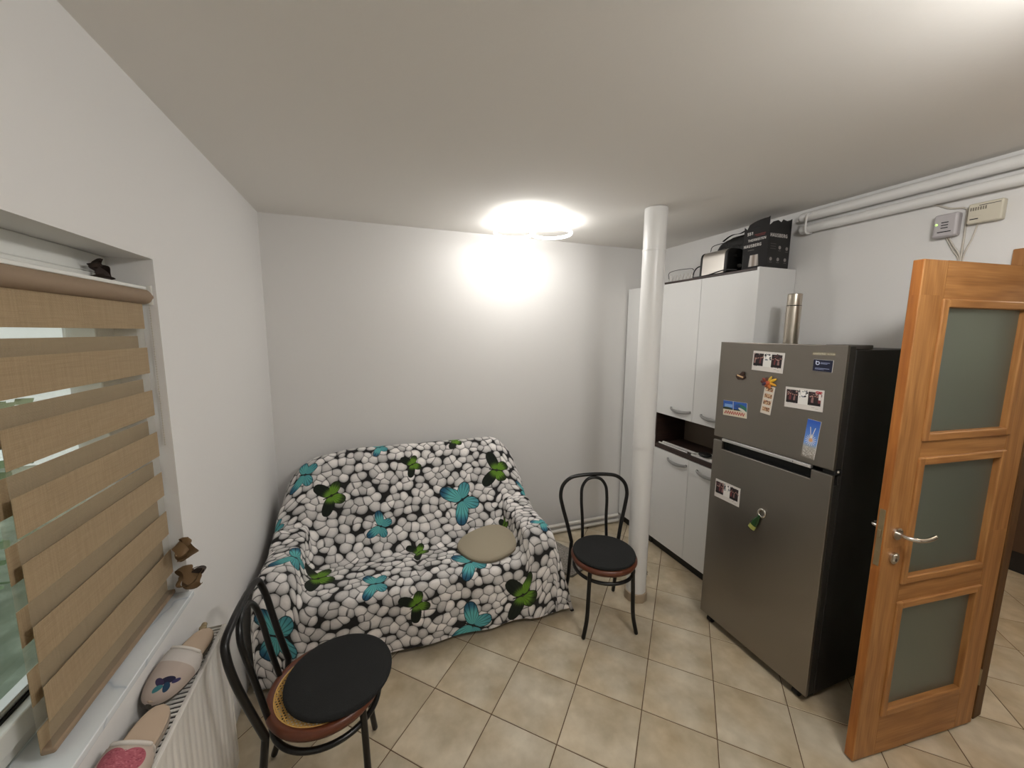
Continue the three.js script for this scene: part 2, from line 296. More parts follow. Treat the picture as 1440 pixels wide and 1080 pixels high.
{
  const t = thing('gas_detector', 'small grey-white detector box with a lit lamp on the wall above the door', 'detector', [RX, 2.36, -1.079], 0);
  obj('housing', bx(-0.042, 0, -0.052, 0.054, -0.042, 0.043, 0.012, 3), std({ color: 0xb9b4b6, roughness: 0.4 }), t);
  for (let k = 0; k < 3; k++) obj('vent', bx(-0.0432, -0.0415, 0.012 - k * 0.012, 0.016 - k * 0.012, -0.012, 0.012, 0.0005), M.rubber, t);
  obj('speaker_slot', bx(-0.0432, -0.0415, -0.03, -0.026, -0.022, 0.024, 0.0005), M.rubber, t);
  obj('indicator', new THREE.SphereGeometry(0.005, 12, 8).translate(-0.043, 0.008, -0.028), std({ color: 0xdfffb0, emissive: 0xc8ff80, emissiveIntensity: 1.2 }), t);
  const u = thing('thermostat', 'cream wall thermostat with a dial scale beside the detector box', 'thermostat', [RX, 2.39, -0.96], 0);
  obj('housing', bx(-0.034, 0, -0.043, 0.044, -0.052, 0.054, 0.007, 3), std({ color: 0xcfc8b6, roughness: 0.45 }), u);
  for (let k = 0; k < 7; k++) obj('slot', bx(-0.0352, -0.0335, 0.012, 0.026, -0.044 + k * 0.0075, -0.040 + k * 0.0075, 0.0004), std({ color: 0x7a7468, roughness: 0.6 }), u);
  obj('scale_line', bx(-0.0352, -0.0335, 0.03, 0.0325, -0.018, 0.046, 0.0004), M.rubber, u);
  obj('switch', bx(-0.0355, -0.0335, -0.026, -0.022, -0.042, -0.016, 0.0005), M.rubber, u);
  obj('switch', bx(-0.0352, -0.0335, -0.012, -0.0105, -0.042, -0.01, 0.0004), M.cable, u);
  const x = RX - 0.005;
  tag(obj('cable', tube([[x, 2.475, -1.14], [x, 2.44, -1.08], [x, 2.425, -1.028], [x, 2.38, -1.024], [x, 2.2, -1.022], [x, 1.9, -1.02]], 0.004, 40, 6), M.cable), 'thin white cable coming down from the pipes past the detector box', 'cable');
  tag(obj('cable', [tube([[x, 2.31, -1.075], [x, 2.26, -1.05], [x, 2.215, -1.027], [x, 2.1, -1.026]], 0.003, 20, 6), tube([[x, 2.31, -1.083], [x, 2.25, -1.055], [x, 2.205, -1.031], [x, 2.1, -1.03]], 0.003, 20, 6)], M.cable), 'pair of thin cables slanting down from under the detector box', 'cable');
  tag(obj('cable', tube([[x, 2.35, -0.985], [x, 2.29, -0.995], [x, 2.225, -1.013], [x, 2.1, -1.016]], 0.003, 20, 6), M.cable), 'thin cable slanting down from under the cream thermostat', 'cable');
}

// ---------------------------------------------------------------- cabinets
const FX = 2.245;                                   // plane of the cabinet fronts
function archHandle(y, z0, z1, parent) {            // bowed silver bar
  const n = 14, g = gridGeo(n, 8, (a, b) => { const t = a * 2 - 1, s = 1 - t * t, out = 0.006 + 0.022 * Math.sqrt(Math.max(0, s)), w = 0.0135, ang = b * Math.PI * 2; return [-out - Math.cos(ang) * 0.004, y - 0.012 * s + Math.sin(ang) * w * (0.75 + 0.25 * s), lerp(z0, z1, a)]; });
  const feet = [z0 + 0.004, z1 - 0.004].map((z) => bx(-0.012, 0.001, y - 0.009, y + 0.009, z - 0.006, z + 0.006, 0.002));
  return obj('handle', [g, ...feet], M.handle, parent);
}
{
  const t = thing('tall_cabinet', 'tall narrow white cupboard standing behind the round column', 'cabinet', [FX, 0, -2.828]);
  const z0 = -0.218, z1 = 0.226, xb = RX - FX - 0.006;
  obj('carcass', bx(0.0195, xb, 0.085, 2.25, z0, z1, 0.002), M.white, t);
  obj('door', bx(0, 0.018, 0.087, 2.25, z0 + 0.001, z1 - 0.001, 0.0025), M.white, t);
  obj('plinth', bx(0.04, xb, 0.001, 0.084, z0 + 0.002, z1 - 0.002, 0.002), M.black, t);
}
{
  const zc = -2.168, t = thing('kitchen_hutch', 'white four-door kitchen cupboard with a dark open niche beside the fridge', 'cabinet', [FX, 0, zc]);
  const z0 = -2.6 - zc, z1 = -1.765 - zc, zs = -2.205 - zc, xb = RX - FX - 0.006, xd = 0.0195;
  for (const [a, b, h0, h1] of [[z0, zs, -2.423, -2.222], [zs, z1, -2.122, -1.92]]) {
    const u = obj('door', bx(0, 0.018, 1.193, 2.243, a + 0.0012, b - 0.0012, 0.0025), M.white, t); archHandle(1.262, h0 - zc, h1 - zc, u);
    const l = obj('door', bx(0, 0.018, 0.087, 0.893, a + 0.0012, b - 0.0012, 0.0025), M.white, t); archHandle(0.842, h0 - zc, h1 - zc, l);
  }
  obj('upper_carcass', bx(xd, xb, 1.193, 2.244, z0, z1 - 0.0165, 0.001), M.white, t);
  obj('lower_carcass', bx(xd, xb, 0.085, 0.895, z0, z1 - 0.0165, 0.001), M.white, t);
  obj('end_panel', bx(0.001, xb, 0.001, 2.262, z1 - 0.016, z1, 0.0015), M.white, t);
  obj('niche_shelf', uvm(bx(0.002, xb, 0.896, 0.932, z0, z1 - 0.017, 0.002)), M.wenge, t);
  obj('niche_side', uvm(bx(0.004, xb, 0.932, 1.192, z0, z0 + 0.016, 0.001)), M.wenge, t);
  obj('niche_side', uvm(bx(0.004, xb, 0.932, 1.192, z1 - 0.033, z1 - 0.017, 0.001)), M.wenge, t);
  obj('niche_back', uvm(bx(xb - 0.012, xb, 0.932, 1.192, z0 + 0.016, z1 - 0.033, 0.001)), std({ color: 0x6a5d50, roughness: 0.6 }), t);
  obj('plinth', bx(0.045, xb, 0.001, 0.084, z0 + 0.002, z1 - 0.018, 0.002), M.black, t);
  obj('top_board', uvm(bx(0.016, xb, 2.2465, 2.262, z0, z1 - 0.017, 0.002)), M.wenge, t);
}
const TOPY = 2.2625;
{ // things in the niche
  const t = thing('plastic_strip', 'pair of long white plastic strips lying in the dark cupboard niche', 'strip', [2.30, 0.932, -2.4]);
  obj('rail', bx(-0.036, -0.026, 0.001, 0.012, -0.165, 0.15, 0.003), M.plastic, t); obj('rail', bx(0.0, 0.014, 0.001, 0.016, -0.155, 0.24, 0.003).rotateY(0.03), M.plastic, t);
  const d = thing('serving_tray', 'small white rimmed tray in the dark cupboard niche', 'tray', [2.318, 0.932, -2.1]);
  obj('plate', bx(-0.055, 0.07, 0.001, 0.006, -0.1, 0.11, 0.002), M.plastic, d);
  obj('edge', [bx(-0.06, -0.054, 0.001, 0.016, -0.104, 0.114, 0.002), bx(0.07, 0.076, 0.001, 0.016, -0.104, 0.114, 0.002), bx(-0.054, 0.07, 0.001, 0.016, -0.104, -0.098, 0.002), bx(-0.054, 0.07, 0.001, 0.016, 0.108, 0.114, 0.002)], M.plastic, d);
  const w = thing('black_pouch', 'small black pouch lying on the white tray', 'pouch', [2.32, 0.938, -2.13]);
  obj('pouch_body', new THREE.SphereGeometry(1, 24, 16).scale(0.042, 0.017, 0.05).translate(0, 0.017, 0), M.black, w); obj('strap', tube([[-0.03, 0.02, 0.03], [-0.035, 0.03, 0], [-0.03, 0.02, -0.03]], 0.004, 16, 6), M.rubber, w);
  const c = thing('metal_cup', 'small shiny metal cup on the white tray', 'cup', [2.335, 0.938, -2.055]);
  obj('cup_body', lathe([[0, 0.001], [0.014, 0.001], [0.016, 0.004], [0.018, 0.04], [0.0165, 0.04], [0.0145, 0.006], [0, 0.006]], 24), M.chrome, c);
}
{ // things on top of the cupboard
  const t = thing('wire_rack', 'thin wire rack with a zigzag row on the cupboard top', 'rack', [2.3, TOPY, -2.47]);
  const zz = []; for (let k = 0; k <= 14; k++) zz.push([0, k % 2 ? 0.05 : 0.006, -0.13 + k * 0.0185]);
  const chain = []; for (let k = 0; k < zz.length - 1; k++) chain.push(...capped([zz[k], zz[k + 1]], 0.0022, 2, 6));
  obj('zigzag_wire', chain, M.brushedSteel, t);
  obj('rail', [...capped([[0, 0.03, -0.13], [0, 0.074, -0.13], [0, 0.078, 0.11], [-0.004, 0.074, 0.122], [0.002, 0.064, 0.125]], 0.0024, 30, 6)], M.blackMetal, t);
  obj('rail', [...capped([[0.16, 0.004, -0.13], [0.16, 0.004, 0.13]], 0.0024, 4, 6), ...capped([[0, 0.004, -0.13], [0.16, 0.004, -0.13]], 0.0024, 4, 6), ...capped([[0, 0.004, 0.13], [0.16, 0.004, 0.13]], 0.0024, 4, 6)], M.brushedSteel, t);

  const s = thing('toaster', 'steel toaster with black ends on the cupboard top', 'toaster', [2.385, TOPY, -2.17]);
  const prof = new THREE.Shape(); const hw = 0.082, hh = 0.175;   // end view: x, y
  prof.moveTo(-hw, 0.012); prof.lineTo(-hw + 0.004, hh - 0.045); prof.quadraticCurveTo(-hw + 0.006, hh, -hw + 0.05, hh); prof.lineTo(hw - 0.05, hh); prof.quadraticCurveTo(hw - 0.006, hh, hw - 0.004, hh - 0.045); prof.lineTo(hw, 0.012); prof.closePath();
  obj('steel_body', extrude(prof, 0.19, 0.002, [], 16).translate(0, 0, -0.1), M.brushedSteel, s);
  obj('end_cap', extrude(prof.clone(), 0.022, 0.006, [], 16).scale(1.0, 1.01, 1).translate(0, -0.001, 0.09), M.black, s);
  obj('end_cap', extrude(prof.clone(), 0.022, 0.006, [], 16).scale(1.0, 1.01, 1).translate(0, -0.001, -0.122), M.black, s);
  for (const x of [-0.024, 0.024]) obj('slot', bx(x - 0.013, x + 0.013, hh - 0.012, hh + 0.0015, -0.08, 0.07, 0.002), M.gasket, s);
  obj('lever', bx(-0.02, 0.02, 0.115, 0.13, 0.11, 0.132, 0.004), M.black, s);
  obj('knob', new THREE.CylinderGeometry(0.013, 0.013, 0.014, 20).rotateX(Math.PI / 2).translate(0.03, 0.06, 0.118), M.silver, s);
  obj('base', bx(-hw + 0.006, hw - 0.006, 0.001, 0.014, -0.11, 0.105, 0.004), M.black, s);
  obj('warming_rack', [...capped([[-0.06, hh + 0.001, -0.05], [-0.06, hh + 0.03, -0.04], [-0.06, hh + 0.03, 0.08], [-0.06, hh + 0.001, 0.085]], 0.0025, 24, 6), ...capped([[0.05, hh + 0.001, -0.05], [0.05, hh + 0.03, -0.04], [0.05, hh + 0.03, 0.08], [0.05, hh + 0.001, 0.085]], 0.0025, 24, 6)], M.blackMetal, s);
  tag(obj('power_cord', tube([[2.36, TOPY + 0.09, -2.296], [2.33, TOPY + 0.085, -2.33], [2.31, TOPY + 0.055, -2.345], [2.3, TOPY + 0.01, -2.345], [2.29, TOPY + 0.006, -2.33], [2.285, TOPY + 0.006, -2.2], [2.275, TOPY + 0.02, -2.05], [2.275, TOPY + 0.008, -1.95]], 0.0045, 60, 8), M.black), 'black power cord looping from the steel toaster', 'cord');

  // soft black bag behind the toaster
  const b = thing('black_bag', 'black bag with loose straps behind the steel toaster', 'bag', [2.514, TOPY, -2.135]);
  const body = new THREE.SphereGeometry(1, 48, 32), p = body.attributes.position;
  for (let i = 0; i < p.count; i++) {
    const q = V().fromBufferAttribute(p, i), e = (a, k) => Math.sign(a) * Math.pow(Math.abs(a), k);
    const w = 1 + 0.12 * (fbm(q.x * 3 + 5, q.z * 4 + q.y * 3 + 9, 3) - 0.5);
    p.setXYZ(i, e(q.x, 0.5) * 0.045 * w, (e(q.y, 0.55) * (0.134 + 0.02 * q.z) * w) + 0.15, e(q.z, 0.55) * 0.19 * w);
  }
  body.computeVertexNormals(); obj('bag_body', body, M.black, b);
  for (const [x, d] of [[-0.03, 0], [0.02, 0.03]]) obj('strap', gridGeo(30, 1, (a, c) => [x + (c - 0.5) * 0.02 + 0.02 * Math.sin(a * 5), 0.268 + 0.04 * Math.sin(a * Math.PI) + 0.01 * Math.sin(a * 9 + d * 40), -0.13 + d + a * 0.26]), std({ color: 0x100f0f, roughness: 0.9, side: THREE.DoubleSide }), b);
  obj('buckle', new THREE.TorusGeometry(0.014, 0.004, 8, 20).rotateY(1.2).translate(-0.05, 0.19, 0.15), M.chrome, b);

  // kettle carton
  const k = thing('kettle_box', 'black kettle carton with white lettering and a handle on the cupboard top', 'box', [2.4, TOPY, -1.852]);
  const X0 = -0.1, X1 = 0.088, Z0 = -0.085, Z1 = 0.085, H0 = 0.225, H1 = 0.3;
  const ff = canvasTex(512, 900, (c, w, h) => {
    c.fillStyle = '#1c1a1b'; c.fillRect(0, 0, w, h); c.fillStyle = '#121011'; c.fillRect(0, h * 0.55, w * 0.28, h * 0.45);
    c.strokeStyle = '#0b0a0a'; c.lineWidth = 14; c.beginPath(); c.arc(262, 235, 110, -2.2, -0.95); c.stroke(); c.fillStyle = '#e9e6e2'; c.font = 'bold 78px sans-serif'; c.fillText('551', 70, 265);
    c.fillStyle = '#8c3a36'; c.fillRect(225, 268, 225, 10); c.fillRect(260, 295, 180, 8);
    c.fillStyle = '#dcd8d4'; c.font = 'bold 62px sans-serif'; c.fillText('THERMISTEN', 96, 385, 370);
    c.font = 'bold 76px sans-serif'; c.fillText('HAUSBERG', 12, 490, 370);
    c.fillStyle = '#77716c'; c.fillRect(110, 540, 130, 10);
    const g = c.createLinearGradient(130, 0, 350, 0); g.addColorStop(0, '#8d8681'); g.addColorStop(0.25, '#d8d3cd'); g.addColorStop(0.5, '#8b7c70'); g.addColorStop(0.75, '#d6cfc8'); g.addColorStop(1, '#77706b');
    c.fillStyle = g; c.beginPath(); c.moveTo(165, 640); c.lineTo(330, 640); c.lineTo(355, 850); c.lineTo(140, 850); c.closePath(); c.fill();
  });
  const sf = canvasTex(512, 700, (c, w, h) => {
    c.fillStyle = '#141212'; c.fillRect(0, 0, w, h); c.fillStyle = '#cfcac6'; c.font = 'bold 80px sans-serif'; c.fillText('HAUSBERG', 30, 190, 440);
    c.fillStyle = '#8b8682';
    for (const [x, y] of [[250, 360], [60, 560], [230, 560], [400, 560], [420, 370]]) { c.beginPath(); c.arc(x + 30, y, 30, 0, 7); c.fill(); c.fillStyle = '#5c5754'; c.fillRect(x, y + 48, 64, 10); c.fillStyle = '#8b8682'; }
    c.fillStyle = '#4a4644'; for (let q = 0; q < 3; q++) c.fillRect(60, 300 + q * 40, 130, 12);
  });
  const blk = std({ color: 0x1b1919, roughness: 0.6 });
  obj('carton', [bx(X0 + 0.003, X1, 0.001, H0, Z0 + 0.001, Z1 - 0.003, 0.002)], blk, k);
  const flap = (m, x, ry) => {
    const w = Z1 - Z0, s = new THREE.Shape(); s.moveTo(0, 0); s.lineTo(w, 0); s.lineTo(w, H1); s.lineTo(w - 0.012, H1 - 0.004); s.bezierCurveTo(w * 0.6, H1 - 0.002, w * 0.4, H1 - 0.01, w * 0.2, H1 - 0.022); s.lineTo(w * 0.12, H1 - 0.05); s.lineTo(0, H1 - 0.03); s.closePath();
    const g = extrude(s, 0.0022, 0.0004, [], 12, 1), uv = g.attributes.uv, p = g.attributes.position;
    for (let i = 0; i < p.count; i++) uv.setXY(i, p.getX(i) / w, p.getY(i) / H1);
    return obj('front_panel', g.rotateY(-Math.PI / 2).translate(x, 0.001, Z0), m, k);
  };
  flap(std({ map: ff, roughness: 0.75 }), X0 + 0.002, 0);
  const back = flap(blk, X1 + 0.0035, 0); back.name = numbered('back_panel');
  const gs = new THREE.Shape(); gs.moveTo(X0 + 0.004, 0); gs.lineTo(X1, 0); gs.lineTo(X1, H0 - 0.005); gs.lineTo(X1 - 0.03, H1 - 0.018); gs.lineTo(X1 - 0.075, H1 - 0.01); gs.lineTo(X1 - 0.09, H1 - 0.028); gs.lineTo(X0 + 0.07, H1 - 0.018); gs.lineTo(X0 + 0.03, H1 - 0.03); gs.lineTo(X0 + 0.004, H1 - 0.05); gs.closePath();
  const sg = extrude(gs, 0.0022, 0.0004, [], 4, 1), suv = sg.attributes.uv, sp = sg.attributes.position;
  for (let i = 0; i < sp.count; i++) suv.setXY(i, (sp.getX(i) - X0) / (X1 - X0), sp.getY(i) / 0.25);
  obj('side_panel', sg.translate(0, 0.001, Z1 - 0.002), std({ map: sf, roughness: 0.5 }), k);
  obj('inner_flap', gridGeo(8, 6, (a, c) => [lerp(X0 + 0.006, X1 - 0.004, c), H0 + 0.0 + 0.045 * Math.sin(c * Math.PI), lerp(Z0 + 0.004, Z1 - 0.006, a)]), blk, k);
}

// ---------------------------------------------------------------- fridge
const FR = thing('fridge', 'grey steel two-door fridge with photo magnets on its doors', 'fridge', [1.975, 0, -1.428], -Math.PI / 2);
const frLocal = (z) => z + 1.428;           // world z on the front -> across the door
{
  const W = 0.331, door = 0.062, depth = 0.565;
  const A = (x0, x1, y0, y1, z0, z1, r) => bx(x0, x1, y0, y1, z0, z1, r);
  obj('cabinet', A(-W + 0.003, W - 0.003, 0.04, 1.785, -depth, -door - 0.008, 0.006), M.fridgeBody, FR);
  obj('door_gasket', [A(-W + 0.012, W - 0.012, 0.07, 1.198, -door - 0.009, -door + 0.002, 0.002), A(-W + 0.012, W - 0.012, 1.235, 1.79, -door - 0.009, -door + 0.002, 0.002)], M.gasket, FR);
  const front = (y0, y1, notch) => {
    const r = 0.006, o = notch ? [[-W, y0], [W, y0], [W, y1], [notch[1], y1], [notch[1], y1 - notch[2]], [notch[0], y1 - notch[2]], [notch[0], y1], [-W, y1]] : [[-W, y0], [W, y0], [W, y1], [-W, y1]];
    return extrude(o, 0.02, 0.004, [], 4, 3).translate(0, 0, -0.02);
  };
  const up = obj('freezer_door', uvm(front(1.229, 1.805)), M.steel, FR), lo = obj('fridge_door', uvm(front(0.052, 1.206, [-0.268, 0.238, 0.046])), M.steel, FR);
  obj('door_body', A(-W + 0.001, W - 0.001, 1.231, 1.803, -door, -0.0195, 0.004), std({ color: 0x24211e, roughness: 0.5 }), up);
  obj('door_body', [A(-W + 0.001, W - 0.001, 0.054, 1.155, -door, -0.0195, 0.004), A(-W + 0.001, W - 0.001, 1.155, 1.2, -door, -0.045, 0.003)], std({ color: 0x24211e, roughness: 0.5 }), lo);
  obj('handle_pocket', [A(-0.267, 0.237, 1.16, 1.204, -0.0448, -0.036, 0.001), A(-0.267, 0.237, 1.156, 1.16, -0.044, -0.004, 0.001)], M.gasket, lo);
  const grip = obj('grip_strip', A(-0.27, 0.235, 1.2095, 1.227, -0.02, 0.0015, 0.003), M.silver, up);
  grip.userData.label = 'bright steel grip strip';
  const strip = new THREE.PlaneGeometry(0.085, 0.010).translate(0.19, 1.2185, 0.0022);
  obj('printed_strip', strip, std({ map: canvasTex(512, 60, (c, w, h) => { c.fillStyle = '#cfcac4'; c.fillRect(0, 0, w, h); c.fillStyle = '#222'; c.beginPath(); c.arc(24, 30, 18, 0, 7); c.fill(); c.font = '34px sans-serif'; c.fillStyle = '#555'; c.fillText('Digital Inverter Technology', 60, 42); }), roughness: 0.5 }), up);
  const logo = new THREE.PlaneGeometry(0.098, 0.014).translate(0.237, 1.763, 0.0018);
  obj('logo_plate', logo, std({ map: canvasTex(512, 74, (c, w, h) => { c.fillStyle = '#8a826e'; c.fillRect(0, 0, w, h); c.fillStyle = '#c4bba4'; c.font = 'bold 58px sans-serif'; c.fillText('SAMSUNG', 18, 58, 300); c.font = '44px sans-serif'; c.fillText('No Frost', 340, 56, 160); }), roughness: 0.6 }), up);
  obj('hinge_cover', A(W - 0.12, W - 0.004, 1.786, 1.806, -0.19, -door + 0.02, 0.005), std({ color: 0x4a4540, roughness: 0.5, metalness: 0.3 }), FR);
  obj('hinge', A(W - 0.05, W + 0.004, 1.207, 1.228, -0.055, -0.012, 0.003), M.gasket, FR);
  obj('hinge_cap', new THREE.SphereGeometry(0.006, 12, 8).translate(W + 0.003, 1.222, -0.03), M.cable, FR);
  obj('kick_grille', A(-W + 0.02, W - 0.02, 0.012, 0.05, -0.1, -0.05, 0.003), M.gasket, FR);
  for (const x of [-W + 0.06, W - 0.06]) obj('foot', new THREE.CylinderGeometry(0.022, 0.022, 0.03, 20).rotateZ(Math.PI / 2).translate(x, 0.0225, -0.035), M.rubber, FR);
}
FR.updateMatrixWorld(true);
function onFridge(name, label, category, z, y, group) {            // a magnet on the fridge front
  const p = FR.localToWorld(V(frLocal(z), y, 0.0006));
  const t = thing(name, label, category, [p.x, p.y, p.z], FR.rotation.y, group);
  return t;
}
function card(t, w, h, tilt, tex, name = 'card') {
  const g = new RoundedBoxGeometry(w, h, 0.0022, 1, 0.0004).translate(0, 0, 0.0012);
  const c = obj(name, g, M.plastic, t); c.rotation.z = tilt;
  const q = obj('print', new THREE.PlaneGeometry(w - 0.001, h - 0.001).translate(0, 0, 0.0027), std({ map: tex, roughness: 0.4 }), t); q.rotation.z = tilt;
}
function people(c, x, y, w, h, s) {                       // small dark snapshot of a group of guests
  c.fillStyle = '#1a1214'; c.fillRect(x, y, w, h);
  for (let k = 0; k < 24; k++) { c.fillStyle = ['#4a3032', '#35252a', '#6d4a48', '#2a1e22', '#a88c86'][Math.floor(hash(k, s, 1) * 5)]; c.beginPath(); c.ellipse(x + hash(k, s, 2) * w, y + h * (0.05 + hash(k, s, 3) * 0.4), w * 0.09, h * (0.04 + 0.1 * hash(k, s, 4)), 0, 0, 7); c.fill(); }
  for (let k = 0; k < 5; k++) {
    const f = 0.14 + k * 0.18 + 0.04 * hash(k, s, 6), t = h * (0.26 + 0.12 * hash(k, s, 7));
    c.fillStyle = ['#2c1c1e', '#6e2f33', '#241820', '#8f6a66', '#1f1719'][(k + s) % 5]; c.beginPath(); c.ellipse(x + w * f, y + t + h * 0.38, w * 0.11, h * 0.3, 0, 0, 7); c.fill();
    c.fillStyle = '#b98a7a'; c.beginPath(); c.ellipse(x + w * f, y + t, w * 0.055, h * 0.075, 0, 0, 7); c.fill(); c.fillStyle = '#241715'; c.beginPath(); c.ellipse(x + w * f, y + t - h * 0.055, w * 0.06, h * 0.045, 0, 0, 7); c.fill();
  }
  c.fillStyle = '#120d0f'; c.fillRect(x, y + h * 0.8, w, h * 0.2);
}
function photoCard(s, red) {
  return canvasTex(512, 320, (c, w, h) => {
    c.fillStyle = '#d9d3cd'; c.fillRect(0, 0, w, h); people(c, 18, 36, 165, 205, s); people(c, 318, 36, 165, 205, s + 7);
    c.fillStyle = '#e8e5e0'; c.fillRect(186, 20, 130, 225);
    for (let k = 0; k < 26; k++) { c.fillStyle = k % 2 ? '#26262a' : '#8f949a'; c.beginPath(); c.arc(196 + hash(k, s, 11) * 110, 30 + hash(k, s, 12) * 110, 5 + hash(k, s, 13) * 10, 0, 7); c.fill(); }
    c.fillStyle = '#f2efeb'; c.beginPath(); c.arc(252, 85, 30, 0, 7); c.fill();
    if (red) { c.fillStyle = '#b8333c'; for (let k = 0; k < 14; k++) c.fillRect(400 + hash(k, 3, 1) * 80, 12 + hash(k, 3, 2) * 40, 22, 9); c.fillStyle = '#ded9d3'; c.fillRect(452, 60, 30, 90); }
    c.fillStyle = '#8a857f'; c.font = 'italic 22px serif'; c.fillText('~', 40, 280); c.fillRect(370, 270, 40, 5); c.fillRect(420, 284, 40, 4);
  });
}
card(onFridge('photo_magnet', 'white photo magnet with dark snapshots near the top of the freezer door', 'magnet', -1.457, 1.707, 'white photo magnets'), 0.172, 0.105, -0.03, photoCard(3));
card(onFridge('photo_magnet', 'white photo magnet with red marks on the hinge side of the freezer door', 'magnet', -1.258, 1.54, 'white photo magnets'), 0.178, 0.102, 0.02, photoCard(5, true));
card(onFridge('photo_magnet', 'white photo magnet alone on the lower fridge door', 'magnet', -1.632, 0.91, 'white photo magnets'), 0.17, 0.112, -0.01, photoCard(9));
card(onFridge('card_magnet', 'navy blue card magnet with a white emblem below the fridge lettering', 'magnet', -1.189, 1.708), 0.084, 0.055, -0.02, canvasTex(256, 168, (c, w, h) => {
  c.fillStyle = '#161b33'; c.fillRect(0, 0, w, h); c.strokeStyle = '#cdd3e6'; c.lineWidth = 12; c.beginPath(); c.arc(58, 52, 22, 0, 6.3); c.stroke(); c.fillStyle = '#cdd3e6'; c.fillRect(30, 18, 12, 40); c.fillStyle = '#9aa3c4'; c.fillRect(96, 38, 120, 7); c.fillRect(96, 54, 90, 6); c.fillRect(30, 122, 190, 7); c.fillRect(30, 138, 120, 5);
}));
card(onFridge('picture_magnet', 'landscape picture magnet with red lettering low on the freezer door', 'magnet', -1.628, 1.419), 0.155, 0.088, 0.05, canvasTex(320, 190, (c, w, h) => {
  c.fillStyle = '#2f5cae'; c.fillRect(0, 0, w, h * 0.5); c.fillStyle = '#7fa6d8'; c.fillRect(20, 40, 110, 40);
  c.fillStyle = '#2c3a2a'; c.beginPath(); c.ellipse(70, 105, 75, 24, 0.1, 0, 7); c.fill(); c.fillStyle = '#d8cdb4'; c.fillRect(0, 110, w, 80); c.fillStyle = '#2e6d5c'; c.beginPath(); c.ellipse(250, 70, 80, 40, 0.3, 0, 7); c.fill(); c.fillStyle = '#2d4f8e'; c.beginPath(); c.ellipse(200, 60, 40, 30, 0, 0, 7); c.fill(); c.fillStyle = '#d9d6c9'; c.beginPath(); c.ellipse(262, 96, 55, 16, 0.4, 0, 7); c.fill();
  c.strokeStyle = '#e8e4da'; c.lineWidth = 6; c.beginPath(); c.moveTo(138, 0); c.lineTo(142, 110); c.stroke();
  c.strokeStyle = '#b43d36'; c.lineWidth = 9; c.beginPath(); for (let k = 0; k < 40; k++) c.lineTo(20 + k * 7, 148 + 18 * Math.sin(k * 1.4)); c.stroke();
}));
card(onFridge('picture_magnet', 'tall blue picture magnet with a white starburst low on the freezer door', 'magnet', -1.204, 1.352), 0.06, 0.19, -0.07, canvasTex(160, 480, (c, w, h) => {
  const g = c.createLinearGradient(0, 0, 0, h); g.addColorStop(0, '#2a55b0'); g.addColorStop(0.6, '#6f9bdc'); g.addColorStop(0.72, '#a9a49c'); g.addColorStop(1, '#8d867d'); c.fillStyle = g; c.fillRect(0, 0, w, h);
  c.strokeStyle = '#e8ded0'; c.lineWidth = 6; for (let k = 0; k < 16; k++) { const a = k / 16 * Math.PI * 2; c.beginPath(); c.moveTo(80, 250); c.lineTo(80 + Math.cos(a) * 66, 250 + Math.sin(a) * 70); c.stroke(); }
  c.lineWidth = 8; for (const x of [50, 112]) { c.beginPath(); c.moveTo(80, 240); c.lineTo(x, 90); c.stroke(); }
  c.fillStyle = '#d9a67c'; c.beginPath(); c.arc(80, 250, 24, 0, 7); c.fill(); c.fillStyle = '#c9c4bc'; for (let k = 0; k < 40; k++) c.fillRect(hash(k, 5, 5) * w, 340 + hash(k, 5, 6) * 120, 16, 8);
}));
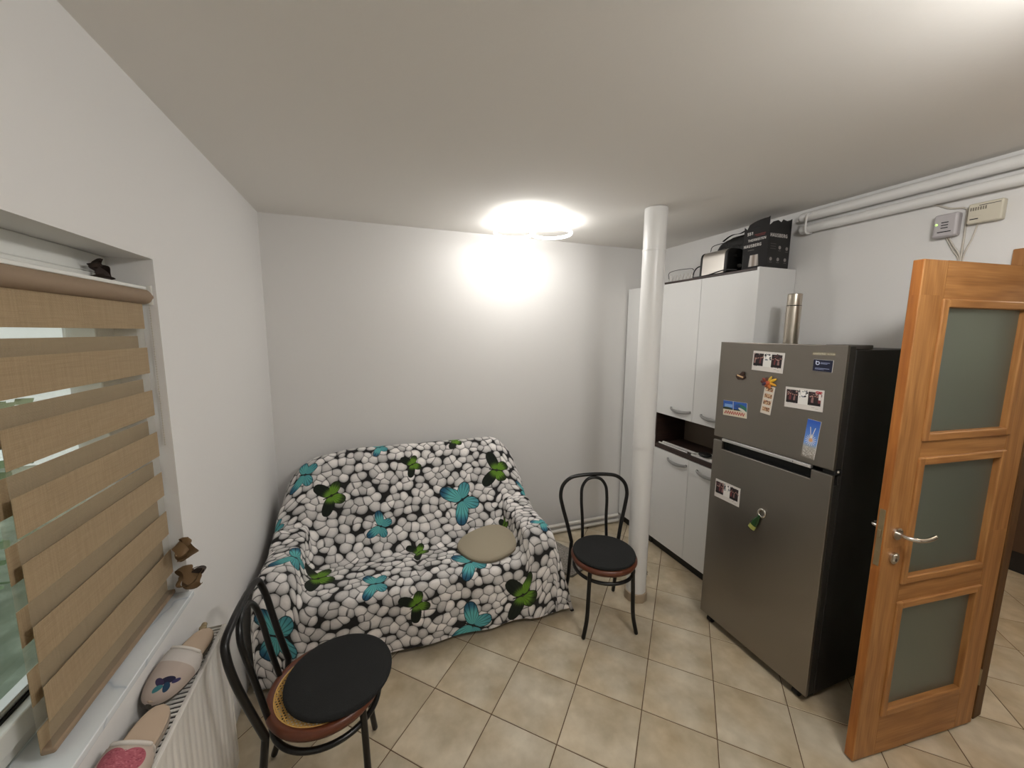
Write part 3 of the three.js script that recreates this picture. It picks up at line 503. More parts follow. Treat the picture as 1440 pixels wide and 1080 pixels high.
{
  const t = onFridge('photo_strip', 'narrow strip of four small photos hanging on the freezer door', 'photo strip', -1.437, 1.503);
  card(t, 0.056, 0.15, -0.09, canvasTex(160, 440, (c, w, h) => {
    c.fillStyle = '#d6cdc0'; c.fillRect(0, 0, w, h);
    for (let k = 0; k < 4; k++) { const y = 12 + k * 106; c.fillStyle = '#b9936f'; c.fillRect(20, y, 120, 66); for (let q = 0; q < 26; q++) { c.fillStyle = ['#5a3526', '#e3c9a4', '#8c5036', '#3a221c'][q % 4]; c.beginPath(); c.arc(28 + hash(q, k, 1) * 104, y + 8 + hash(q, k, 2) * 52, 4 + hash(q, k, 3) * 7, 0, 7); c.fill(); } }
  }), 'strip');
  const b = onFridge('flower_magnet', 'yellow and red flower magnet holding the photo strip', 'magnet', -1.44, 1.598);
  const petal = (a, l, w, col, z) => { const g = new THREE.SphereGeometry(1, 16, 10).scale(l / 2, w / 2, 0.004).translate(l / 2, 0, z).rotateZ(a); return obj('petal', g, std({ color: col, roughness: 0.5 }), b); };
  [[3.1, 0.044, 0.02, 0x5a2418], [2.6, 0.04, 0.018, 0x7d2f20], [3.6, 0.036, 0.018, 0x3d2440], [0.5, 0.05, 0.014, 0xe0b030], [-0.25, 0.048, 0.014, 0xd89a28], [1.1, 0.04, 0.014, 0xc9a23a], [-1.2, 0.034, 0.02, 0xb9662a], [4.2, 0.03, 0.018, 0x9a4a24], [1.9, 0.03, 0.016, 0x4c2a1c]].forEach(([a, l, w, c], i) => petal(a, l, w, c, 0.0055 + 0.0012 * (i % 3)));
  obj('flower_heart', new THREE.SphereGeometry(0.012, 16, 10).scale(1, 1, 0.5).translate(0, 0, 0.008), std({ color: 0xb5502a, roughness: 0.5 }), b);
  const r = onFridge('ornament_magnet', 'small dark brown ornament magnet with a pale band on the freezer door', 'magnet', -1.604, 1.617);
  const s = new THREE.Shape(); s.moveTo(-0.03, -0.01); s.lineTo(-0.015, -0.024); s.lineTo(0.015, -0.022); s.lineTo(0.031, -0.006); s.lineTo(0.018, 0.003); s.lineTo(0.02, 0.022); s.lineTo(0.008, 0.025); s.lineTo(-0.008, 0.008); s.lineTo(-0.028, 0.006); s.closePath();
  obj('ornament', extrude(s, 0.01, 0.003, [], 6), std({ color: 0x3a241a, roughness: 0.5 }), r);
  obj('band', bx(-0.02, 0.02, -0.007, 0.001, 0.009, 0.0115, 0.001).rotateZ(-0.25), std({ color: 0xcaa77c, roughness: 0.5 }), r);
}
{
  const t = onFridge('bottle_opener', 'bottle opener magnet shaped like a small green bottle', 'bottle opener', -1.431, 0.826);
  const g = new THREE.Group(); g.name = 'opener_body'; g.rotation.z = -0.42; t.add(g);
  obj('bottle', lathe([[0, -0.06], [0.017, -0.06], [0.019, -0.055], [0.019, -0.005], [0.014, 0.012], [0.009, 0.03], [0.009, 0.045], [0, 0.045]], 24).scale(1, 1, 0.5).translate(0, 0, 0.0105), std({ color: 0x1d3d1c, roughness: 0.25 }), g);
  obj('label', new THREE.CylinderGeometry(0.0195, 0.0195, 0.026, 24, 1, true).scale(1, 1, 0.52).translate(0, -0.042, 0.0105), std({ color: 0xa5a858, roughness: 0.5 }), g);
  obj('opener_ring', new THREE.TorusGeometry(0.019, 0.0055, 10, 24).scale(1, 1.15, 0.8).translate(0, 0.062, 0.006), M.chrome, g);
}
{
  const t = thing('steel_flask', 'slim steel thermos flask standing on top of the fridge', 'flask', [2.27, 1.786, -1.552]);
  obj('flask_body', lathe([[0, 0.0005], [0.034, 0.0005], [0.0365, 0.004], [0.0365, 0.224], [0.0355, 0.227], [0, 0.227]], 40), M.flask, t);
  obj('lid', lathe([[0, 0.228], [0.0345, 0.228], [0.0355, 0.231], [0.0355, 0.29], [0.033, 0.294], [0, 0.294]], 40), M.flask, t);
  obj('ring', lathe([[0.03, 0.2262], [0.0358, 0.2262], [0.0358, 0.2295], [0.03, 0.2295]], 40), M.gasket, t);
}

// ---------------------------------------------------------------- the open door leaf
{
  const W = 0.746, H0 = 0.01, H1 = 2.128, TK = 0.036, a = 6.2326 * Math.PI / 180;
  // local frame: x along the leaf from its free edge, z towards the room (the near face at z = 0)
  const t = thing('glazed_door', 'open wooden door with three frosted glass panes beside the fridge', 'door', [1.902, 0, -0.849], -a);
  const P = [[1.437, 1.988], [0.828, 1.371], [0.205, 0.748]], U0 = 0.118, U1 = 0.634;
  obj('stile', uvm(bx(0, U0 + 0.006, H0, H1, -TK, 0, 0.003)), M.door, t); obj('stile', uvm(bx(U1 - 0.006, W, H0, H1, -TK, 0, 0.003)), M.door, t);
  for (const [y0, y1] of [[H0, P[2][0] + 0.006], [P[2][1] - 0.006, P[1][0] + 0.006], [P[1][1] - 0.006, P[0][0] + 0.006], [P[0][1] - 0.006, H1]]) obj('rail', uvm(bx(U0 + 0.006, U1 - 0.006, y0, y1, -TK, -0.0004, 0), 1), M.door, t);
  obj('edge_strip', uvm(bx(-0.001, 0.0015, H0 + 0.002, H1 - 0.002, -TK + 0.003, -0.003, 0.0005)), M.doorEdge, t);
  for (const [y0, y1] of P) {
    const mw = 0.032;
    const fm = [bx(U0, U0 + mw, y0, y1, -TK - 0.007, 0.009, 0.006), bx(U1 - mw, U1, y0, y1, -TK - 0.007, 0.009, 0.006)].map((g) => uvm(g));
    const fh = [bx(U0 + mw - 0.004, U1 - mw + 0.004, y0, y0 + mw, -TK - 0.007, 0.009, 0.006), bx(U0 + mw - 0.004, U1 - mw + 0.004, y1 - mw, y1, -TK - 0.007, 0.009, 0.006)].map((g) => uvm(g, 1));
    obj('moulding', [...fm, ...fh], M.door, t);
    obj('pane', bx(U0 + mw - 0.006, U1 - mw + 0.006, y0 + mw - 0.006, y1 - mw + 0.006, -TK / 2 - 0.003, -TK / 2 + 0.003, 0), M.frosted, t);
  }
  for (const s of [1, -1]) {                         // handles on both faces
    const z = s > 0 ? 0 : -TK, d = (v) => z + s * v;
    const h = obj('handle', [cyl(0.025, 0.008, 0, 0, 0, 28).rotateX(Math.PI / 2).translate(0.06, 1.06, d(0.004)), tube([[0.06, 1.06, d(0.004)], [0.06, 1.06, d(0.04)], [0.072, 1.059, d(0.055)], [0.1, 1.055, d(0.06)], [0.15, 1.052, d(0.056)], [0.19, 1.053, d(0.05)]], 0.0085, 40, 12), new THREE.SphereGeometry(0.0085, 12, 8).translate(0.19, 1.053, d(0.05))], M.chrome, t);
    obj('lock_cylinder', [cyl(0.024, 0.008, 0, 0, 0, 28).rotateX(Math.PI / 2).translate(0.06, 0.955, d(0.004)), bx(0.05, 0.07, 0.94, 0.972, d(0.005) - 0.007, d(0.005) + 0.007, 0.005)], M.chrome, t);
    obj('keyhole', bx(0.0575, 0.0625, 0.945, 0.955, d(0.0125) - 0.0007, d(0.0125) + 0.0007, 0), M.gasket, t);
  }
  const lp = obj('lock_plate', bx(-0.0025, 0.0005, 0.92, 1.16, -TK / 2 - 0.01, -TK / 2 + 0.01, 0.001), M.brass, t);
  obj('latch', bx(-0.011, 0, 1.045, 1.075, -TK / 2 - 0.006, -TK / 2 + 0.006, 0.003), M.brass, lp);
  obj('deadbolt', bx(-0.004, 0, 0.945, 0.985, -TK / 2 - 0.006, -TK / 2 + 0.006, 0.002), M.brass, lp);
  for (const y of [0.25, 1.9]) obj('hinge', cyl(0.007, 0.08, W + 0.006, y, -0.004, 16), M.brass, t);
}
{ // kitchen unit beyond the doorway
  const t = thing('kitchen_unit', 'dark wooden kitchen unit with a black plinth beyond the doorway', 'cabinet', [4.7, 0, -0.6]);
  obj('plinth', bx(0.03, 0.58, 0.001, 0.17, -1.4, 1.4, 0.003), M.black, t);
  obj('carcass', uvm(bx(0.02, 0.58, 0.17, 0.86, -1.4, 1.4, 0.003)), M.wenge, t);
  for (let k = 0; k < 5; k++) { const d = obj('door', uvm(bx(0, 0.019, 0.175, 0.855, -1.4 + k * 0.56 + 0.002, -1.4 + (k + 1) * 0.56 - 0.002, 0.003)), std({ color: 0x4a3524, roughness: 0.5 }), t); obj('handle', bx(-0.02, 0, 0.79, 0.8, -1.25 + k * 0.56, -1.1 + k * 0.56, 0.003), M.silver, d); }
  obj('worktop', bx(-0.02, 0.58, 0.861, 0.9, -1.42, 1.42, 0.006), M.wenge, t);
}

// ---------------------------------------------------------------- sofa and throw
{
  const t = thing('sofa', 'two-seat sofa hidden under the pebble throw, its wooden foot showing', 'sofa', [0.27, 0, -2.5]);
  const O = (x0, x1, y0, y1, z0, z1, r) => bx(x0 - 0.27, x1 - 0.27, y0, y1, z0 + 2.5, z1 + 2.5, r, 3);
  obj('base', O(-0.56, 1.03, 0.1, 0.3, -2.92, -2.13, 0.02), M.sofaCloth, t);
  for (const [a, b] of [[-0.37, 0.222], [0.232, 0.83]]) obj('seat_cushion', O(a, b, 0.27, 0.385, -2.6, -2.14, 0.03), M.sofaCloth, t);
  obj('backrest', O(-0.38, 0.85, 0.3, 0.86, -2.92, -2.79, 0.05), M.sofaCloth, t);
  for (const [a, b] of [[-0.57, -0.46], [0.92, 1.02]]) obj('armrest', O(a, b, 0.2, 0.53, -2.9, -2.16, 0.04), M.sofaCloth, t);
  for (const x of [-0.5, 0.965]) for (const z of [-2.112, -2.86]) obj('foot', lathe([[0, 0.001], [0.022, 0.001], [0.034, 0.05], [0.034, 0.1], [0, 0.1]], 20).translate(x - 0.27, 0, z + 2.5), M.sofaWood, t);
}
{
  // cloth surface: columns run from the outer hem over one arm, the seat and the other arm; rows from the front hem over seat and back
  const cols = [[0, -0.615, 1, 0], [0.05, -0.615, 1, 0.3], [0.1, -0.615, 1, 0.72], [0.13, -0.605, 1, 0.96], [0.155, -0.575, 1, 1], [0.21, -0.465, 1, 1], [0.235, -0.43, 0.9, 1], [0.27, -0.402, 0.25, 1], [0.295, -0.36, 0, 1], [0.5, 0.227, 0, 1], [0.705, 0.815, 0, 1], [0.73, 0.86, 0.25, 1], [0.765, 0.885, 0.9, 1], [0.79, 0.92, 1, 1], [0.845, 1.03, 1, 1], [0.87, 1.065, 1, 0.96], [0.9, 1.085, 1, 0.72], [0.95, 1.105, 1, 0.3], [1, 1.115, 1, 0]];
  const rows = [ // v, seat y, seat z, arm y, arm z
    [0, 0.045, -2.07, 0.045, -2.055], [0.1, 0.2, -2.068, 0.24, -2.055], [0.19, 0.36, -2.07, 0.47, -2.06], [0.225, 0.41, -2.085, 0.555, -2.08], [0.255, 0.428, -2.125, 0.595, -2.135], [0.29, 0.432, -2.19, 0.605, -2.2], [0.4, 0.418, -2.4, 0.6, -2.4], [0.44, 0.412, -2.475, 0.6, -2.475], [0.465, 0.445, -2.5, 0.625, -2.53], [0.51, 0.54, -2.555, 0.69, -2.6], [0.64, 0.86, -2.72, 0.87, -2.73], [0.69, 0.97, -2.79, 0.97, -2.795], [0.72, 1.02, -2.845, 1.02, -2.845], [0.745, 1.025, -2.9, 1.025, -2.9], [0.775, 0.97, -2.945, 0.97, -2.945], [1, 0.25, -2.975, 0.25, -2.975]];
  const at = (tab, u) => { let k = 0; while (k < tab.length - 2 && tab[k + 1][0] < u) k++; const A = tab[k], B = tab[k + 1], t = clamp((u - A[0]) / (B[0] - A[0])); return A.map((q, i) => lerp(q, B[i], t)); };
  const backTop = (x) => { const pts = [[-0.62, 0.62], [-0.6, 0.72], [-0.55, 0.84], [-0.48, 0.93], [-0.38, 0.985], [-0.2, 1.015], [0.16, 1.045], [0.6, 1.045], [0.8, 1.03], [0.92, 1.0], [1.0, 0.93], [1.06, 0.83], [1.1, 0.7], [1.13, 0.6]]; return at(pts, 0) && (() => { let k = 0; while (k < pts.length - 2 && pts[k + 1][0] < x) k++; return lerp(pts[k][1], pts[k + 1][1], clamp((x - pts[k][0]) / (pts[k + 1][0] - pts[k][0]))); })(); };
  const NU = 200, NV = 150, P = [];
  for (let j = 0; j <= NV; j++) for (let i = 0; i <= NU; i++) {
    const u = i / NU, v = j / NV, [, x0, w, k0] = at(cols, u), [, sy, sz, ay, az] = at(rows, v);
    const wBack = smooth(0.46, 0.58, v), ww = w * (1 - wBack);
    let y = lerp(sy, ay, ww), z = lerp(sz, az, ww), x = x0;
    // the back reaches a little less far out than the arms and has rounded shoulders
    const hb = backTop(x), f = smooth(0.47, 0.7, v);
    if (v > 0.46) { const top = hb / 1.03; y = y > 0.6 ? Math.min(y, lerp(y, 0.6 + (y - 0.6) * clamp((hb - 0.6) / 0.42, 0, 1.05), f)) : y; if (top > 1) y *= 1; }
    const k = v > 0.52 ? lerp(k0, Math.max(k0, 0), 1) : k0, hem = 0.035 + 0.014 * Math.sin(u * 23) + 0.01 * Math.sin(u * 61 + 1) + 0.05 * Math.exp(-Math.pow((u - 0.815) / 0.028, 2)) + 0.045 * Math.exp(-Math.pow((u - 0.955) / 0.02, 2));
    y = hem + (y - hem) * k;
    // cloth flaring out at the foot of the free arm
    const low = (1 - k) * smooth(0.8, 0.95, u); x += low * 0.075 * (1 - smooth(0.4, 0.6, v)) + low * 0.014 * Math.sin(v * 46 + 1); z += low * 0.03 * Math.sin(u * 55 + v * 9) * (1 - smooth(0.1, 0.3, v));
    P.push(V(x, y, z));
  }
  const id = (i, j) => j * (NU + 1) + i;
  for (let pass = 0; pass < 5; pass++) {              // relax, so that the cloth bends round every edge
    const Q = P.map((p) => p.clone());
    for (let j = 1; j < NV; j++) for (let i = 1; i < NU; i++) P[id(i, j)].copy(Q[id(i, j)]).multiplyScalar(0.4).addScaledVector(Q[id(i - 1, j)], 0.15).addScaledVector(Q[id(i + 1, j)], 0.15).addScaledVector(Q[id(i, j - 1)], 0.15).addScaledVector(Q[id(i, j + 1)], 0.15);
  }
  // arc lengths give the cloth coordinates of the print
  const UV = new Float32Array(P.length * 2), jm = Math.round(0.27 * NV), im = Math.round(NU / 2);
  for (let j = 0; j <= NV; j++) { let s = 0; for (let i = im + 1; i <= NU; i++) { s += P[id(i, j)].distanceTo(P[id(i - 1, j)]); UV[id(i, j) * 2] = s; } s = 0; for (let i = im - 1; i >= 0; i--) { s -= P[id(i, j)].distanceTo(P[id(i + 1, j)]); UV[id(i, j) * 2] = s; } }
  for (let i = 0; i <= NU; i++) { let s = 0; for (let j = jm + 1; j <= NV; j++) { s += P[id(i, j)].distanceTo(P[id(i, j - 1)]); UV[id(i, j) * 2 + 1] = s; } s = 0; for (let j = jm - 1; j >= 0; j--) { s -= P[id(i, j)].distanceTo(P[id(i, j + 1)]); UV[id(i, j) * 2 + 1] = s; } }
  const j0 = jm, j1 = Math.round(0.64 * NV);           // every column meets the back at the same place of the print
  for (let i = 0; i <= NU; i++) { const k = UV[id(im, 0) * 2 + 1] / UV[id(i, 0) * 2 + 1]; if (Math.abs(UV[id(i, 0) * 2 + 1]) > 0.1) for (let j = 0; j < j0; j++) UV[id(i, j) * 2 + 1] *= lerp(1, k, smooth(0.13, 0.24, i / NU) * smooth(0.87, 0.76, i / NU)); }
  for (let i = 0; i <= NU; i++) { const k = UV[id(im, j1) * 2 + 1] / UV[id(i, j1) * 2 + 1], sh = UV[id(im, j1) * 2 + 1] - UV[id(i, j1) * 2 + 1]; for (let j = j0; j <= NV; j++) UV[id(i, j) * 2 + 1] = j <= j1 ? UV[id(i, j) * 2 + 1] * k : UV[id(i, j) * 2 + 1] + sh; }
  for (const [ic, dir] of [[Math.round(0.875 * NU), 1], [Math.round(0.125 * NU), -1]]) for (let j = 0; j <= Math.round(0.34 * NV); j++) for (let i = ic + dir; i >= 0 && i <= NU; i += dir) {   // print on the corners that hang down in front
    const q = id(i, j), c = id(ic, j), t = smooth(0.34, 0.27, j / NV), top = id(ic, jm);
    UV[q * 2] = lerp(UV[q * 2], UV[c * 2] + (P[q].x - P[c].x) * 1.1 + dir * 0.6 * Math.abs(P[q].z - P[c].z), t);
    UV[q * 2 + 1] = lerp(UV[q * 2 + 1], UV[top * 2 + 1] - (P[top].y - P[q].y) * 0.9, t);
  }
  // folds: soft wrinkles, deeper on the hanging parts and where seat, back and arms meet
  const N = P.map(() => V()), tmp = V(), tm2 = V();
  for (let j = 0; j <= NV; j++) for (let i = 0; i <= NU; i++) { tmp.subVectors(P[id(Math.min(i + 1, NU), j)], P[id(Math.max(i - 1, 0), j)]); tm2.subVectors(P[id(i, Math.min(j + 1, NV))], P[id(i, Math.max(j - 1, 0))]); N[id(i, j)].crossVectors(tmp, tm2).normalize(); }
  for (let j = 0; j <= NV; j++) for (let i = 0; i <= NU; i++) {
    const u = i / NU, v = j / NV, q = id(i, j), su = UV[q * 2], sv = UV[q * 2 + 1];
    let d = 0.010 * (fbm(su * 5 + 20, sv * 5 + 7, 3) - 0.5) + 0.006 * (fbm(su * 14 + 3, sv * 14, 2) - 0.5);
    const front = 1 - smooth(0.16, 0.24, v); d += front * 0.008 * Math.sin(su * 17 + 2 * fbm(su * 3, sv * 3 + 4, 2)) * smooth(0, 0.15, 0.24 - v);
    const side = Math.max(smooth(0.26, 0.2, u) * smooth(0.32, 0.26, u), 0), arm = smooth(0.3, 0.26, u) + smooth(0.7, 0.74, u);
    d += arm * 0.010 * (fbm(su * 9, sv * 4 + 30, 3) - 0.5) * 1.6;
    d += (smooth(0.36, 0.3, u) + smooth(0.66, 0.72, u)) * smooth(0.08, 0, Math.abs(v - 0.47)) * 0.02 * (fbm(su * 16, sv * 7, 2) - 0.35);
    if (v > 0.25 && v < 0.44) d -= 0.012 * Math.exp(-Math.pow((u - 0.5) / 0.006, 2));            // gap between the seat cushions
    P[q].addScaledVector(N[q], d);
    P[q].y = Math.max(P[q].y, 0.012); P[q].x = Math.max(P[q].x, LX + 0.012); P[q].z = Math.max(P[q].z, BZ + 0.03);
  }
  // butterflies of the print: [where on the cloth, span, angle, kind]; 0 teal, 1 green
  const spots = [[-0.458, 0.924, -2.757, 0.23, 2.86, 0], [-0.288, 0.773, -2.675, 0.24, 3.46, 1], [0.236, 0.908, -2.748, 0.17, 3.53, 1], [0.012, 0.56, -2.56, 0.19, 2.72, 0], [0.575, 0.65, -2.608, 0.32, 3.6, 0], [0.856, 0.815, -2.698, 0.28, 2.86, 1], [1.09, 0.66, -2.6, 0.15, 3.4, 0], [-0.62, 0.63, -2.6, 0.15, 3.4, 0], [-0.436, 0.6, -2.3, 0.26, 2.7, 0], [-0.339, 0.43, -2.328, 0.26, 3.4, 1], [-0.032, 0.43, -2.153, 0.2, 3.14, 0], [0.235, 0.43, -2.435, 0.17, 3.5, 1], [0.53, 0.43, -2.188, 0.26, 3.3, 0], [0.184, 0.312, -2.07, 0.2, 3.65, 1], [0.83, 0.2, -2.06, 0.3, 3.23, 1], [0.52, 0.09, -2.07, 0.3, 2.7, 0], [-0.5, 0.33, -2.06, 0.28, 3.4, 0], [0.025, 1.03, -2.85, 0.16, 3.3, 0], [0.566, 1.03, -2.85, 0.16, 3.2, 1], [1.02, 0.6, -2.2, 0.16, 3.5, 0], [0.9, 0.45, -2.5, 0.14, 3.3, 1]];
  const flies = spots.map(([x, y, z, s, a, k]) => { let best = 0, bd = 9; const c = V(x, y, z); for (let q = 0; q < P.length; q++) { const d = P[q].distanceToSquared(c); if (d < bd) { bd = d; best = q; } } return { u: UV[best * 2], v: UV[best * 2 + 1], s, a, k }; });
  const U0 = -1.75, U1 = 1.75, V0 = -0.62, V1 = 1.6, TW = 2048, THh = 1300, cell = 0.06;
  const fly = (f, px, py) => {                        // colour of one butterfly at a cloth point, or null
    const dx = (px - f.u) / f.s, dy = (py - f.v) / f.s; if (dx * dx + dy * dy > 0.5) return null;
    const c = Math.cos(f.a), s = Math.sin(f.a), ax = dx * c + dy * s, b = -dx * s + dy * c, by = Math.abs(b);
    if (Math.abs(ax) < 0.2 && by < 0.014) return [22, 20, 18];
    const wing = (cx, cy, l, w, t) => { const qx = ax - cx, qy = by - cy, ct = Math.cos(t), st = Math.sin(t), a1 = (qx * ct + qy * st) / l, b1 = (-qx * st + qy * ct) / w; return Math.pow(Math.abs(a1), 2.3) + Math.pow(Math.abs(b1), 2.3); };
    const e1 = wing(0.14, 0.235, 0.27, 0.145, 0.95), e2 = wing(-0.15, 0.16, 0.19, 0.135, 2.45), e = Math.min(e1, e2); if (e > 1) return null;
    const fore = e1 < e2, r = Math.sqrt(ax * ax + by * by), ang = Math.atan2(ax, by), vein = Math.pow(Math.abs(Math.sin(ang * 13)), 18) * 0.45, rim = smooth(0.72, 1, e);
    if (f.k === 0) { const deep = fore ? smooth(0.26, 0.5, r) : 0.12 + smooth(0.2, 0.36, r) * 0.2, base = [lerp(96, 34, deep), lerp(178, 84, deep), lerp(178, 112, deep)]; return base.map((q, i) => lerp(q * (1 - vein), [10, 26, 34][i], rim)); }
    const dark = fore ? smooth(0.1, 0.27, r) : smooth(0.2, 0.36, r) * 0.75, base = [lerp(104, 18, dark), lerp(148, 26, dark), lerp(40, 14, dark)];
    return base.map((q, i) => lerp(q * (1 - vein), [10, 14, 8][i], rim));
  };
  const print = dataTex(TW, THh, (a, b) => {
    const x = lerp(U0, U1, a), y = lerp(V0, V1, b);
    for (const f of flies) { const c = fly(f, x, y); if (c) return c; }
    const gx = x / cell, gy = y / cell * 1.12, ix = Math.floor(gx), iy = Math.floor(gy); let best = 9, tone = 0, sh = 0, sec = 9;
    for (let dj = -2; dj <= 2; dj++) for (let di = -2; di <= 2; di++) {
      const cx = ix + di, cy = iy + dj, px = cx + 0.5 + 0.5 * (cy & 1) - 0.25 + (hash(cx, cy, 1) - 0.5) * 0.7, py = cy + 0.5 + (hash(cx, cy, 2) - 0.5) * 0.7, t = hash(cx, cy, 3) * Math.PI, r = 0.57 + 0.2 * hash(cx, cy, 4), q = 0.66 + 0.3 * hash(cx, cy, 5);
      const qx = gx - px, qy = gy - py, ct = Math.cos(t - 1.2), st = Math.sin(t - 1.2), a1 = (qx * ct + qy * st) / r, b1 = (-qx * st + qy * ct) / (r * q), d = Math.pow(a1 * a1 + b1 * b1, 1.1);
      if (d < best) { sec = best; best = d; tone = hash(cx, cy, 6); sh = (qy * 0.75 + qx * 0.25) / r; } else if (d < sec) sec = d;
    }
    if (best > 1) { const g = 22 + 10 * vnoise(gx * 5, gy * 5); return [g + 2, g, g]; }
    const edge = smooth(0, 0.3, sec - best), body = 194 + 46 * tone + 44 * sh - 78 * Math.pow(best, 1.8), g = (body + 14 * (fbm(gx * 6, gy * 6, 2) - 0.5)) * lerp(lerp(0.2, 0.62, smooth(-0.3, 0.3, sh)), 1, edge);
    return [g * 1.01, g * 0.99, g * 0.975];
  }, true);
  print.wrapS = print.wrapT = THREE.ClampToEdgeWrapping;
  const pos = new Float32Array(P.length * 3), idx = [];
  P.forEach((p, i) => { pos.set([p.x - 0.25, p.y, p.z + 2.5], i * 3); UV[i * 2] = (UV[i * 2] - U0) / (U1 - U0); UV[i * 2 + 1] = (UV[i * 2 + 1] - V0) / (V1 - V0); });
  for (let j = 0; j < NV; j++) for (let i = 0; i < NU; i++) { const a = id(i, j), b = a + 1, c = id(i, j + 1), d = c + 1; idx.push(a, b, d, a, d, c); }
  const g = new THREE.BufferGeometry(); g.setAttribute('position', new THREE.BufferAttribute(pos, 3)); g.setAttribute('uv', new THREE.BufferAttribute(UV, 2)); g.setIndex(idx); g.computeVertexNormals();
  const cloth = obj('sofa_throw', g, std({ map: print, roughness: 0.95, side: THREE.DoubleSide }));
  cloth.position.set(0.25, 0, -2.5);
  tag(cloth, 'white pebble-print throw with teal and green butterflies draped over the sofa', 'throw');
}
{ // flat grey-beige chair cushion lying on the sofa seat
  const t = thing('seat_cushion', 'flat grey-beige round cushion lying on the sofa seat', 'cushion', [0.69, 0.44, -2.32], 0.35);
  t.rotation.set(0.05, 0.35, 0.06);
  const shape = (r, a) => { const c = Math.cos(a), s = Math.sin(a); return [Math.sign(c) * Math.pow(Math.abs(c), 0.82) * r * (1 - 0.1 * s), Math.sign(s) * Math.pow(Math.abs(s), 0.82) * r * 0.92]; };
  const prof = [[0, 0], [0.165, 0], [0.187, 0.006], [0.193, 0.014], [0.192, 0.022], [0.18, 0.031], [0.12, 0.037], [0, 0.039]];
  obj('pad', gridGeo(64, prof.length - 1, (a, b) => { const [r, y] = prof[Math.round(b * (prof.length - 1))], [x, z] = shape(r, -a * Math.PI * 2); return [x, y, z]; }, (a, b) => [a * 3, b]), M.cushion, t);
  obj('piping', tube(Array.from({ length: 40 }, (_, k) => { const [x, z] = shape(0.193, k / 40 * Math.PI * 2); return [x, 0.008, z]; }), 0.005, 120, 8, true), std({ color: 0x6d6454, roughness: 0.9 }), t);
}

// ---------------------------------------------------------------- bistro chairs
function bistroChair(label, x, z, turn, k = 1, hk = 0.955, lean = 0, bulge = 1) {
  const t = thing('bistro_chair', label, 'chair', [x, 0, z], turn, 'black bentwood style metal chairs');
  const r = 0.0125, S = 0.46;
  obj('seat_rim', lathe([[0.172, S - 0.02], [0.176, S - 0.034], [0.185, S - 0.038], [0.2, S - 0.034], [0.206, S - 0.022], [0.206, S - 0.012], [0.2, S - 0.001], [0.192, S + 0.001], [0.178, S - 0.003], [0.174, S - 0.008], [0.172, S - 0.02]], 56), M.rim, t);
  const cane = obj('cane_web', new THREE.CircleGeometry(0.178, 48).rotateX(-Math.PI / 2).translate(0, S - 0.011, 0), M.cane, t);
  obj('cane_border', new THREE.TorusGeometry(0.175, 0.0035, 8, 56).rotateX(Math.PI / 2).translate(0, S - 0.006, 0), M.caneSolid, t);
  for (const s of [-1, 1]) {
    obj('leg', capped([[s * 0.135, S - 0.03, 0.135], [s * 0.14, 0.3, 0.14], [s * 0.148, 0.12, 0.146], [s * 0.168, 0.014, 0.155]], r, 30, 12), M.blackMetal, t);
    obj('leg', capped([[s * 0.165, S - 0.005, -0.165], [s * 0.168, 0.34, -0.178], [s * 0.172, 0.15, -0.205], [s * 0.18, 0.014, -0.248]], r, 30, 12), M.blackMetal, t);
  }
  const out = (a) => (a > 0.165 ? 0.165 + (a - 0.165) * bulge : a), half = [[0.165, S - 0.005, -0.165], [0.19, 0.57, -0.186], [0.222, 0.7, -0.207], [0.234, 0.775, -0.217], [0.218, 0.845, -0.227], [0.165, 0.895, -0.234], [0.08, 0.912, -0.237]].map(([a, b, c]) => [out(a), S + (b - S) * hk, c - lean * (b - S) / 0.45]);
  obj('back_hoop', tube([...half, ...half.slice().reverse().map(([a, b, c]) => [-a, b, c])], r, 90, 12), M.blackMetal, t);
  const inn = [[0.085, S - 0.012, -0.178], [0.084, 0.6, -0.197], [0.09, 0.75, -0.214], [0.082, 0.83, -0.225], [0.05, 0.878, -0.231], [0.015, 0.892, -0.233]].map(([a, b, c]) => [a, S + (b - S) * hk, c - lean * (b - S) / 0.45]);
  obj('inner_hoop', tube([...inn, ...inn.slice().reverse().map(([a, b, c]) => [-a, b, c])], 0.0105, 70, 12), M.blackMetal, t);
  obj('stretcher_ring', new THREE.TorusGeometry(0.186, 0.011, 12, 64).rotateX(Math.PI / 2).translate(0, S - 0.085, 0), M.blackMetal, t);
  t.scale.setScalar(k);
  return t;
}
function seatPad(label, x, y, z, r) {
  const t = thing('seat_pad', label, 'seat pad', [x, y, z], 0, 'black seat pads');
  obj('pad', lathe([[0, 0], [r - 0.006, 0], [r - 0.001, 0.003], [r, 0.009], [r - 0.002, 0.015], [r - 0.01, 0.019], [0.06, 0.0205], [0, 0.0195]], 64), M.pad, t);
}
bistroChair('black metal bistro chair between sofa arm and white column', 1.345, -1.955, -0.225);
seatPad('black round seat pad neatly covering the chair beside the column', 1.345, 0.4615, -1.955, 0.196);
bistroChair('black metal bistro chair by the radiator with bare cane showing', -0.216, -1.528, Math.PI / 2 - 0.03, 1.03, 0.83, 0.018, 0.35);
seatPad('black round seat pad shifted off centre on the chair by the radiator', -0.168, 0.476, -1.537, 0.2);

